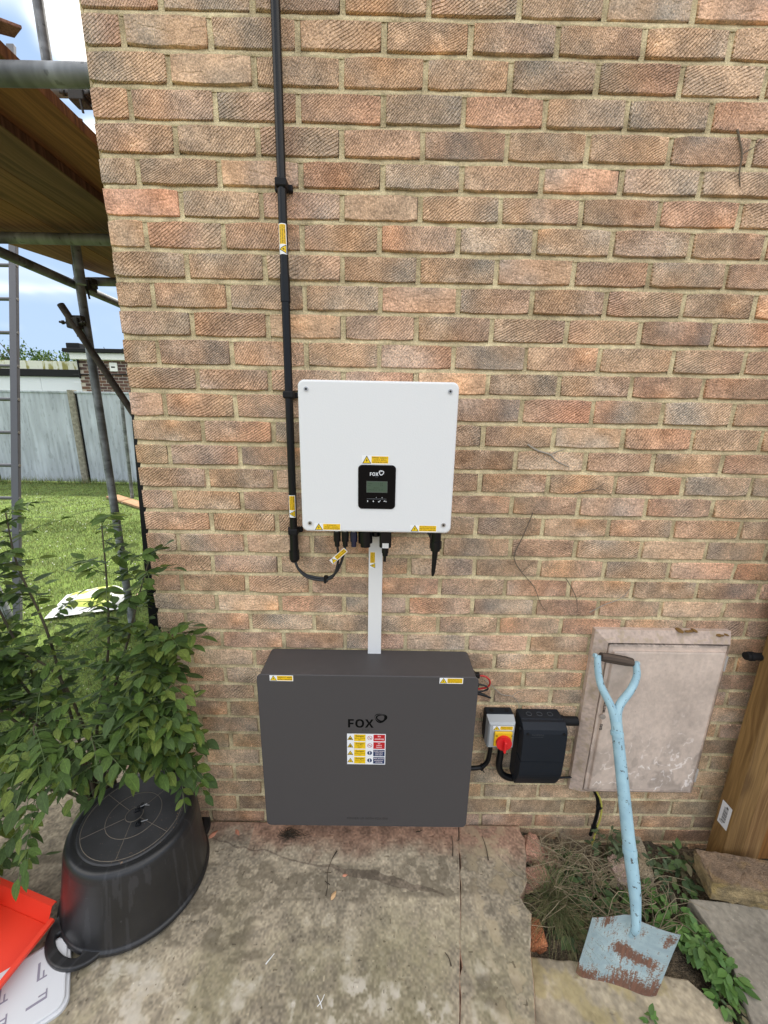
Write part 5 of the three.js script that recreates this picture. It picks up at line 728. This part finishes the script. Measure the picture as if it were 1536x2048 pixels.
// ---------- litter on the patio ----------
{
  const brick = std({ color: lin(0.62, 0.27, 0.17), roughness: 0.95 }), twig = std({ color: lin(0.06, 0.045, 0.03), roughness: 0.95 });
  const chip = (x, z, s, a, lab, c = brick) => { const g = new THREE.TetrahedronGeometry(1, 1), p = g.attributes.position, r = rng(Math.round(x * 1e4)); for (let i = 0; i < p.count; i++) p.setXYZ(i, p.getX(i) * s * 1.5, p.getY(i) * s * 0.35, p.getZ(i) * s * 0.7); const o = part('brick_chip', uvBox(g), c, scene); o.geometry.computeVertexNormals(); o.position.set(x, 0.037 + s * 0.12, z); o.rotation.y = a; tag(o, lab, 'chip', 'brick chips on the patio'); };
  chip(0.145, 0.058, 0.014, 0.9, 'brick chip nearest the tub on the patio'); chip(0.238, 0.050, 0.011, -0.8, 'triangular brick chip below the battery corner'); chip(0.655, 0.258, 0.011, 1.1, 'buff brick chip at the end of the dead stalk', std({ color: lin(0.60, 0.38, 0.20), roughness: 0.95 })); chip(0.690, 0.196, 0.007, 0.2, 'tiny red brick chip in the middle of the patio');
  const r = rng(31), w = thing('dried_weed', 'dried black weed clump under the battery edge', 'weed', [0.445, 0.036, 0.060]), gs = []; for (let i = 0; i < 70; i++) { const a = r() * 6.28, l = 0.012 + r() * 0.035, y = r() * 0.016; gs.push(tube([[Math.cos(a) * 0.004, y, Math.sin(a) * 0.004], [Math.cos(a) * l * 0.6, y + 0.006 * r(), Math.sin(a) * l * 0.45], [Math.cos(a + 0.5) * l * 1.2, 0.002 + y * 0.4, Math.sin(a + 0.5) * l * 0.7]], [0.0012, 0.0006], 4, 5)); } for (let i = 0; i < 5; i++) gs.push(tube([[0.01, 0.004, 0], [0.04 + r() * 0.02, 0.004, (r() - 0.5) * 0.05], [0.07 + r() * 0.03, 0.002, (r() - 0.5) * 0.05]], [0.001, 0.0005], 4, 5)); part('stems', merge(gs), twig, w);
  const s = thing('dead_stalk', 'thin black dead stalk lying on the patio', 'twig', [0.628, 0.0365, 0.215]); part('stalk', merge([tube([[0.012, 0.002, -0.085], [-0.004, 0.003, -0.03], [0.002, 0.002, 0.02], [0.000, 0.002, 0.045]], [0.001, 0.0016], 5, 12), tube([[-0.014, 0.002, -0.028], [0.01, 0.002, -0.027]], 0.0012, 4), tube([[-0.010, 0.002, 0.0], [0.010, 0.003, 0.012]], 0.0016, 4), tube([[0.022, 0.002, -0.10], [0.006, 0.005, -0.07]], [0.003, 0.001], 5)]), twig, s);
  for (const [x, z, l, a, lab] of [[1.105, 0.09, 0.075, 1.45, 'dark twig lying below the battery'], [1.235, 0.095, 0.09, 1.6, 'long straight twig on the patio edging joint'], [1.135, 0.062, 0.02, 1.3, 'very short twig below the battery'], [1.035, 0.42, 0.035, 2.0, 'small twig on the edge of the patio'], [0.98, 0.035, 0.03, 0.3, 'curved twig close under the battery']]) { const t = thing('twig', lab, 'twig', [x, 0.037, z], 'twigs on the patio'); t.rotation.y = a; part('stick', tube([[-l / 2, 0.001, 0], [0, 0.003, 0.003], [l / 2, 0.001, 0]], [0.0022, 0.0010], 5, 6), twig, t); }
  const wt = thing('cable_tie_offcut', 'twisted white plastic offcut on the patio', 'offcut', [0.650, 0.037, 0.515]); part('strip', merge([tube([[-0.012, 0.002, -0.014], [0.0, 0.004, 0.002], [0.006, 0.002, 0.012]], 0.0013, 5, 8), tube([[0.009, 0.002, -0.016], [0.002, 0.005, 0.0], [-0.008, 0.002, 0.008]], 0.0012, 5, 8)]), M.trunk, wt);
  const ws = thing('white_sliver', 'straight white plastic sliver on the patio', 'offcut', [0.478, 0.037, 0.424]); part('sliver', tube([[-0.010, 0.002, 0.012], [0.010, 0.002, -0.012]], [0.002, 0.0012], 5), M.trunk, ws);
}
// ---------- scaffold ----------
const tubeR = 0.0268;
function pole(name, lab, a, b, r = tubeR, mat = M.scaffold) { const g = cyl(V(0, 0, 0), V(...b).sub(V(...a)), r, 20), o = part(name, g, mat, scene); o.position.set(...a); return tag(o, lab, 'scaffold tube', 'scaffold tubes'); }
pole('scaffold_tube', 'thick near scaffold rail level with the top of the picture', [-2.2, 2.588, -0.075], [0.005, 2.594, -0.075], 0.0262);
pole('scaffold_tube', 'scaffold guard rail seen above the boards against the sky', [-1.5, 3.30, -1.2], [0.015, 3.285, -1.2]);
pole('scaffold_tube', 'upright scaffold tube rising into the clouds', [-0.955, 2.4, -1.22], [-0.955, 4.6, -1.22], 0.024);
pole('scaffold_tube', 'dark scaffold transom under the platform boards', [-2.2, 2.568, -1.06], [0.0, 2.568, -1.06], 0.027);
pole('scaffold_tube', 'long scaffold ledger running back under the platform edge', [-1.24, 2.506, 0.5], [-1.24, 2.486, -3.6]);
pole('scaffold_tube', 'short far scaffold transom meeting the coupler', [-1.30, 2.545, -1.66], [0.0, 2.545, -1.66], 0.027);
pole('scaffold_tube', 'upright scaffold standard beside the brick corner', [-1.185, 0.0, -1.53], [-1.185, 2.60, -1.53], 0.026);
pole('scaffold_tube', 'rusty diagonal scaffold brace clamped to the standard', [-1.285, 2.352, -1.47], [-0.62, 1.15, -1.47], 0.022, std({ color: lin(0.23, 0.16, 0.11), map: steelTex, roughness: 0.75 }));
pole('scaffold_tube', 'leaning scaffold tube at the picture edge behind the shrub', [-2.30, 0, -1.66], [-2.84, 2.8, -1.66], 0.030);
{
  const coup = (x, y, z, lab) => { const c = thing('scaffold_coupler', lab, 'coupler', [x, y, z], 'scaffold couplers'), r = rng(Math.round(y * 1000)); part('clamp', merge([box(-0.040, 0.040, -0.032, 0.032, -0.042, 0.034, 0.008, 2), box(-0.030, 0.055, -0.012, 0.048, -0.03, 0.02, 0.006)]), M.coupler, c); for (const s of [-1, 1]) part('bolt', merge([cyl([s * 0.038, 0.0, 0.02], [s * 0.085, 0.004, 0.024], 0.007, 8), cyl([s * 0.058, 0.002, 0.022], [s * 0.070, 0.002, 0.022], 0.013, 6)]), M.coupler, c); part('bolt', cyl([0.02, -0.03, 0.03], [0.026, -0.085, 0.03], 0.006, 8), M.coupler, c); };
  coup(-1.190, 2.500, -1.60, 'black coupler joining the ledger to the standard'); coup(-1.225, 2.245, -1.49, 'coupler holding the rusty brace to the standard'); coup(-0.80, 3.27, -1.2, 'small coupler on the guard rail above the boards');
}
{ // platform boards, 225 mm wide, running back along the side of the house
  const wd = [wood([0.60, 0.40, 0.25], [0.44, 0.27, 0.16], 701), wood([0.48, 0.345, 0.26], [0.33, 0.225, 0.16], 703), wood([0.54, 0.38, 0.27], [0.37, 0.245, 0.16], 705), wood([0.62, 0.43, 0.29], [0.46, 0.305, 0.19], 707)];
  [[-0.398, 2.655, 'scaffold board nearest the house corner, lying highest'], [-0.612, 2.6165, 'second scaffold board out from the house corner'], [-0.836, 2.6165, 'third scaffold board out from the house corner']].forEach(([x, y, lab], i) => { const o = part('scaffold_board', box(-0.1115, 0.1115, 0, 0.038, -3.9, -0.095, 0.003), wd[i], scene); o.position.set(x, y, 0); tag(o, lab, 'scaffold board', 'scaffold boards'); });
  tag(part('plywood_sheet', extrude([[-0.950, -0.10], [-0.950, -2.32], [-1.165, -1.79], [-1.39, -1.24], [-1.856, -0.10]].reverse(), 2.6165, 2.640, 0.002), wd[3], scene), 'plywood sheet with a slanting edge on the outer side of the scaffold', 'plywood');
  const sl = (p, lab, c, t) => { const g = extrude(p, 0, t, 0.002), o = part('timber_offcut', g, std({ color: lin(...c), map: brickCol, roughness: 0.9 }), scene); return tag(o, lab, 'offcut'); };
  const s1 = sl([[-0.14, -0.02], [0.02, -0.055], [0.075, -0.01], [0.03, 0.01], [-0.14, 0.05]], 'broken brown slate hanging off the scaffold at the picture corner', [0.34, 0.17, 0.12], 0.008); s1.scale.set(0.835, 1, 0.835); s1.position.set(-0.262, 2.698, -0.066); s1.rotation.set(0.06, 0.1, -0.03);
  const s2 = sl([[-0.03, -0.012], [0.03, -0.012], [0.03, 0.012], [-0.03, 0.012]], 'small timber offcut standing on the scaffold board edge', [0.5, 0.36, 0.27], 0.012); s2.position.set(-0.352, 2.727, -0.5); s2.rotation.set(1.57, 0, 0.75);
}
// ---------- ladder ----------
{
  const al = std({ color: lin(0.13, 0.13, 0.145), roughness: 0.5, metalness: 0.3 }), t = thing('ladder', 'grey aluminium ladder leaning behind the scaffold', 'ladder', [-2.43, 0, -1.63]);
  const lean = (y) => -0.215 * y;
  for (const x of [0.23, -0.23]) { const g = box(-0.030, 0.030, 0, 4.6, -0.014, 0.014, 0.004), s = part('stile', g, al, t); s.position.set(x, 0, 0); s.rotation.x = -0.212; }
  for (let i = 0; i < 16; i++) { const y = 0.20 + i * 0.262; part('rung', cyl([-0.22, y, lean(y)], [0.22, y, lean(y)], 0.014, 12), al, t); const c = part('rivet', cyl([0.255, y, lean(y)], [0.262, y, lean(y)], 0.012, 10), M.steel, t); }
}
{ const o = part('black_board', box(-0.055, 0.055, 0, 1.76, -0.014, 0.014, 0.004), M.blackMatt, scene); o.position.set(-0.092, 0.0, -0.115); o.rotation.z = -0.052; tag(o, 'tall black board leaning on the side wall behind the brick corner', 'board'); }
// ---------- lawn ----------
{
  const lt = tex(512, 512, (u, v) => { const a = fbm(u, v, 8, 8, 5, 801), f = vn(u * 200, v * 200, 200, 200, 803), c = vn(u * 90, v * 90, 90, 90, 805); let k = 0.9 + (a - 0.5) * 0.4 + (f - 0.5) * 0.5; let q = [0.39 * k, 0.47 * k, 0.20 * k]; if (c > 0.955) q = [0.70, 0.72, 0.60]; return q; }); lt.repeat.set(0.8, 0.8);
  M.lawn = std({ map: lt, roughness: 1 });
  const g = new THREE.PlaneGeometry(60, 40); g.rotateX(-Math.PI / 2); g.translate(-30.96, 0, -20.43 + 22); const g2 = new THREE.PlaneGeometry(60, 40); g2.rotateX(-Math.PI / 2); g2.translate(-30.0, 0.0, -20.43);
  const s = new THREE.Shape([[-60, -60], [0.01, -60], [0.01, 0.43], [-0.96, 0.43], [-0.96, -12], [-60, -12]].map(([x, z]) => new THREE.Vector2(x, z < 0 && z > -13 ? 12 * -1 : z))); 
  const lawnShape = new THREE.Shape([[-60, 6], [-0.955, 6], [-0.955, -0.425], [0.012, -0.425], [0.012, -60], [-60, -60]].map(([x, z]) => new THREE.Vector2(x, -z))); const lg = new THREE.ShapeGeometry(lawnShape); lg.rotateX(-Math.PI / 2); struct(part('lawn', uvBox(lg), M.lawn, scene));
  const r = rng(55), N = 90000, b = new THREE.BufferGeometry(); b.setAttribute('position', new THREE.Float32BufferAttribute([-0.5, 0, 0, 0.5, 0, 0, 0.35, 0.55, 0.12, -0.25, 0.55, 0.12, 0.1, 1, 0.4], 3)); b.setIndex([0, 1, 2, 0, 2, 3, 3, 2, 4]); b.computeVertexNormals();
  const im = new THREE.InstancedMesh(b, new THREE.MeshPhysicalMaterial({ roughness: 0.7, transmission: 0.3, thickness: 0, side: THREE.DoubleSide }), N), m = new THREE.Matrix4(), e = new THREE.Euler(), q = new THREE.Quaternion(), c = new THREE.Color(); im.name = 'lawn_grass';
  for (let i = 0; i < N; i++) { const near = i < N * 0.72; let x, z; do { if (near) { z = -0.43 - r() * 4.2; x = -0.6 - r() * 4.4; } else { z = -4 - r() * 4; x = -2.5 - r() * 6.5; } } while (z > -0.43 && x > -0.96); const h = (0.018 + r() * 0.022) * (z < -7.7 ? 3 + r() * 3 : 1); e.set((r() - 0.5) * 0.7, r() * 6.28, (r() - 0.5) * 0.7); q.setFromEuler(e); m.compose(V(x, 0, z), q, V(near ? 0.0042 : 0.008, h, h)); im.setMatrixAt(i, m); const k = 0.7 + r() * 0.6, y = r(); c.setRGB((y < 0.3 ? 0.22 : 0.13) * k, (y < 0.3 ? 0.21 : 0.195) * k, 0.048 * k); im.setColorAt(i, c); }
  scene.add(im); im.castShadow = im.receiveShadow = true; tag(im, 'short green grass of the back lawn', 'grass', null, 'stuff');
  const cm = std({ color: lin(0.62, 0.64, 0.55), roughness: 0.9 }), cg = new THREE.IcosahedronGeometry(0.007, 0), ci = new THREE.InstancedMesh(cg, cm, 420); ci.name = 'clover_flowers'; for (let i = 0; i < 420; i++) { const z = -1.0 - r() * 5.5, x = -1.6 - r() * 5; m.makeTranslation(x, 0.028 + r() * 0.012, z); ci.setMatrixAt(i, m); } scene.add(ci); tag(ci, 'white clover flowers dotted over the lawn', 'flowers', null, 'stuff');
}
{ // packaging on the lawn
  const bagTex = canvasTex(256, 256, (x, W, H) => { x.fillStyle = '#eef1f0'; x.fillRect(0, 0, W, H); x.fillStyle = '#b9c95a'; x.beginPath(); x.moveTo(40, 40); x.lineTo(W * 0.7, 20); x.lineTo(W * 0.8, 84); x.lineTo(20, 110); x.fill(); x.beginPath(); x.moveTo(60, H - 30); x.lineTo(130, 160); x.lineTo(W - 20, 170); x.lineTo(W - 60, H - 20); x.fill(); x.fillStyle = '#5d6a63'; for (let i = 0; i < 6; i++) x.fillRect(150, 112 + i * 8, 70 - (i * 13) % 30, 3); x.fillStyle = '#e9ecea'; x.fillRect(60, 60, 80, 10); });
  const g = new THREE.PlaneGeometry(0.52, 0.46, 24, 22), p = g.attributes.position; for (let i = 0; i < p.count; i++) { const x = p.getX(i), y = p.getY(i), e = Math.min(0.26 - Math.abs(x), 0.23 - Math.abs(y)); p.setZ(i, 0.012 + 0.075 * smooth(0, 0.12, e) + 0.07 * (fbm(x + 0.5, y + 0.5, 7, 7, 3, 811) - 0.5) * smooth(0, 0.05, e)); } g.rotateX(-Math.PI / 2); g.computeVertexNormals(); const o = part('packaging_bag', g, std({ map: bagTex, color: lin(0.86, 0.86, 0.86), roughness: 0.45, side: THREE.DoubleSide }), scene); o.position.set(-1.80, 0.012, -1.92); o.rotation.y = 0.35; tag(o, 'crumpled white and lime packaging bag lying on the lawn', 'bag');
  const kr = std({ color: lin(0.52, 0.36, 0.24), roughness: 0.9 }); [[-1.40, -2.05, 0.16, 0.4, 'torn brown cardboard piece behind the packaging bag'], [-1.22, -1.95, 0.10, 1.2, 'small cardboard scrap by the side wall']].forEach(([x, z, s, a, lab]) => { const c = new THREE.BoxGeometry(s, 0.006, s * 0.7, 4, 1, 3), cp = c.attributes.position; for (let i = 0; i < cp.count; i++) cp.setY(i, cp.getY(i) + 0.02 * Math.sin(cp.getX(i) * 30 + 1)); c.computeVertexNormals(); const k = part('cardboard_scrap', uvBox(c), kr, scene); k.position.set(x, 0.045, z); k.rotation.y = a; tag(k, lab, 'cardboard'); });
  const pb = part('sole_board', box(-0.11, 0.11, 0, 0.038, -0.75, 0.75, 0.003), wood([0.70, 0.55, 0.42], [0.55, 0.42, 0.30], 721), scene); pb.position.set(-4.05, 0.012, -5.95); pb.rotation.y = 0.95; tag(pb, 'pale timber sole board lying on the lawn', 'board'); pole('scaffold_tube', 'distant scaffold leg standing on the pale sole board', [-4.10, 0.05, -6.15], [-3.98, 1.9, -6.05], 0.03);
}
// ---------- concrete fence ----------
{
  const ft = tex(512, 512, (u, v) => { const st = fbm(u, v, 30, 3, 4, 821), a = fbm(u, v, 6, 6, 4, 823), s = fbm(u, v, 70, 14, 3, 825); let k = 0.74 + (st - 0.5) * 0.18 + (a - 0.5) * 0.10; if (s > 0.68) k -= 0.07; return [k * 0.95, k * 0.99, k * 1.03]; }), fb = tex(256, 256, (u, v) => grey(0.5 + 0.5 * Math.sin(u * 2 * Math.PI * 12) * 0.5 + (fbm(u, v, 20, 4, 3, 827) - 0.5) * 0.5), false);
  ft.repeat.set(0.45, 0.45); fb.repeat.set(0.7, 0.4);
  const pm = std({ map: ft, bumpMap: fb, bumpScale: 0.02, roughness: 0.9 }), cm = std({ color: lin(0.42, 0.39, 0.34), map: mortarCol, roughness: 0.95 });
  const f = thing('concrete_fence', 'tall pale grey corrugated panel fence at the end of the lawn', 'fence', [-6, 0, -8]);
  const xs = [-12.6, -10.7, -8.55, -6.38, -4.2, -2.0, 0.2]; for (let i = 0; i < xs.length - 1; i++) { part('panel', box(xs[i] + 6.04, xs[i + 1] + 5.96, 0.03, 2.09, -0.03, 0.0, 0.004), pm, f); part('cap_rail', box(xs[i] + 6.0, xs[i + 1] + 6.0, 2.09, 2.135, -0.05, 0.02, 0.006), pm, f); }
  for (const x of xs) { part('post', box(x + 5.93, x + 6.07, 0, 2.16, -0.07, 0.05, 0.006), cm, f); part('gap_strip', box(x + 6.075, x + 6.115, 0.02, 2.08, -0.005, 0.006, 0), M.blackMatt, f); }
}
// ---------- garage and bungalow beyond ----------
{
  const stain = tex(512, 64, (u, v) => { const d = fbm(u, v, 60, 1, 3, 831), e = fbm(u, v, 110, 3, 2, 833); const k = smooth(0.46, 0.62, d) * smooth(1.0, 0.2, v * 0.7 + (e - 0.5)) ; return [lerp(0.83, 0.56, k), lerp(0.83, 0.53, k), lerp(0.78, 0.30, k)]; }); stain.repeat.set(0.16, 2.6);
  const g = thing('flat_roof_garage', 'white flat-roofed garage with a moss-streaked fascia beyond the fence', 'garage', [-13, 0, -14]);
  const wp = std({ color: lin(0.74, 0.76, 0.80), roughness: 0.7 }); for (let i = 0; i < 5; i++) part('wall_panel', box(-6 + i * 1.72, -6 + (i + 1) * 1.72 - 0.012, 0, 2.93, -0.1, 0, 0.003), wp, g);
  part('rear_wall', box(-6, 2.55, 0, 3.0, -4, -0.12, 0), wp, g);
  part('gutter', box(-6.1, 2.60, 2.935, 3.185, -0.1, 0.10, 0.02), M.blackMatt, g); part('fascia', box(-6.1, 2.60, 3.187, 3.480, -0.1, 0.06, 0.008), std({ map: stain, roughness: 0.8 }), g);
  const b = thing('brick_bungalow', 'dark brown brick bungalow with a black flat roof beyond the fence', 'bungalow', [-8.6, 0, -13.6]);
  part('mortar', box(-1.72, 2.6, 0, 3.5, -3, 0, 0), std({ color: lin(0.50, 0.44, 0.37), roughness: 0.95 }), b);
  const bm = [std({ color: lin(0.115, 0.060, 0.045), roughness: 0.9 }), std({ color: lin(0.085, 0.048, 0.042), roughness: 0.9 }), std({ color: lin(0.145, 0.075, 0.05), roughness: 0.9 })], bg = box(-0.142, 0.142, -0.045, 0.045, -0.01, 0.012, 0.003, 1), r = rng(61);
  for (let j = 0; j < 14; j++) for (let i = 0; i < 7; i++) { const x = -1.56 + i * 0.312 + (j % 2) * 0.156; if (x > 0.45) continue; const m = part('brick', bg, bm[Math.floor(r() * 3)], b); m.position.set(x, 3.43 - j * 0.112, 0.002); }
  part('fascia', box(-1.86, 2.7, 3.50, 3.72, -3, 0.16, 0.01), std({ color: lin(0.78, 0.78, 0.76), roughness: 0.6 }), b);
  part('roof_edge', merge([box(-2.02, 2.8, 3.722, 3.86, -3.1, 0.26, 0.02), box(-1.98, -1.50, 3.85, 4.06, -0.6, 0.10, 0.03)]), M.blackMatt, b);
  part('soil_pipe', merge([cyl([-1.66, 2.85, 0.07], [-1.66, 3.5, 0.07], 0.03, 10), cyl([-1.9, 2.98, 0.06], [0.2, 3.02, 0.06], 0.02, 8)]), M.blackMatt, b); part('wall_bracket', merge([box(-1.95, -1.68, 2.70, 2.74, 0.02, 0.06, 0.005)]), wp, b);
  const v = part('air_vent', box(-0.56, -0.28, 3.12, 3.42, 0.01, 0.05, 0.01), std({ color: lin(0.8, 0.8, 0.76), roughness: 0.6 }), b); part('vent_slot', box(-0.50, -0.36, 3.24, 3.29, 0.045, 0.053, 0), M.darkHole, v);
}
// ---------- trees on the skyline ----------
function tree(x, z, h, w, seed, lab) {
  const r = rng(seed), t = thing('garden_tree', lab, 'tree', [x, 0, z], 'trees beyond the garage'), bark = std({ color: lin(0.07, 0.055, 0.04), roughness: 0.95 }), gs = [], limbs = [tube([[0, 0, 0], [0.1, h * 0.4, 0], [0, h * 0.75, 0.1]], [0.2, 0.14, 0.06], 8, 8)];
  for (let k = 0; k < 9; k++) { const a = r() * 6.28; limbs.push(tube([[0, h * (0.3 + 0.35 * r()), 0], [Math.cos(a) * w * 0.3, h * (0.6 + 0.2 * r()), Math.sin(a) * w * 0.3], [Math.cos(a) * w * 0.5, h * (0.7 + 0.25 * r()), Math.sin(a) * w * 0.5]], [0.07, 0.015], 6, 6)); }
  part('trunk', merge(limbs), bark, t);
  const cl = []; for (let k = 0; k < 46; k++) { const a = r() * 6.28, q = Math.sqrt(r()); cl.push([Math.cos(a) * q * w * 0.55, h * (0.50 + 0.46 * r() * (1 - q * 0.5)), Math.sin(a) * q * w * 0.55, 0.35 + r() * 0.5]); }
  for (const [cx, cy, cz, cr] of cl) for (let i = 0; i < 90; i++) { const d = V(r() - 0.5, r() - 0.5, r() - 0.5).normalize().multiplyScalar(cr * Math.cbrt(r())), s = 0.10 + r() * 0.12, g = LG[Math.floor(r() * 4)].clone(); g.scale(s, s, s); g.rotateX(r() * 6); g.rotateY(r() * 6); g.translate(cx + d.x, cy + d.y, cz + d.z); gs.push(g); }
  part('crown', merge(gs), seed % 2 ? LM[1] : LM[3], t); return t;
}
tree(-18.0, -22, 6.0, 4.6, 3, 'rounded green tree top showing over the garage roof'); tree(-20.8, -23, 5.5, 4.2, 4, 'lower green tree top farther along the garage roof'); tree(-14.8, -24, 5.6, 3.4, 7, 'small green tree top beside the bungalow roof');
renderer.render(scene, camera);
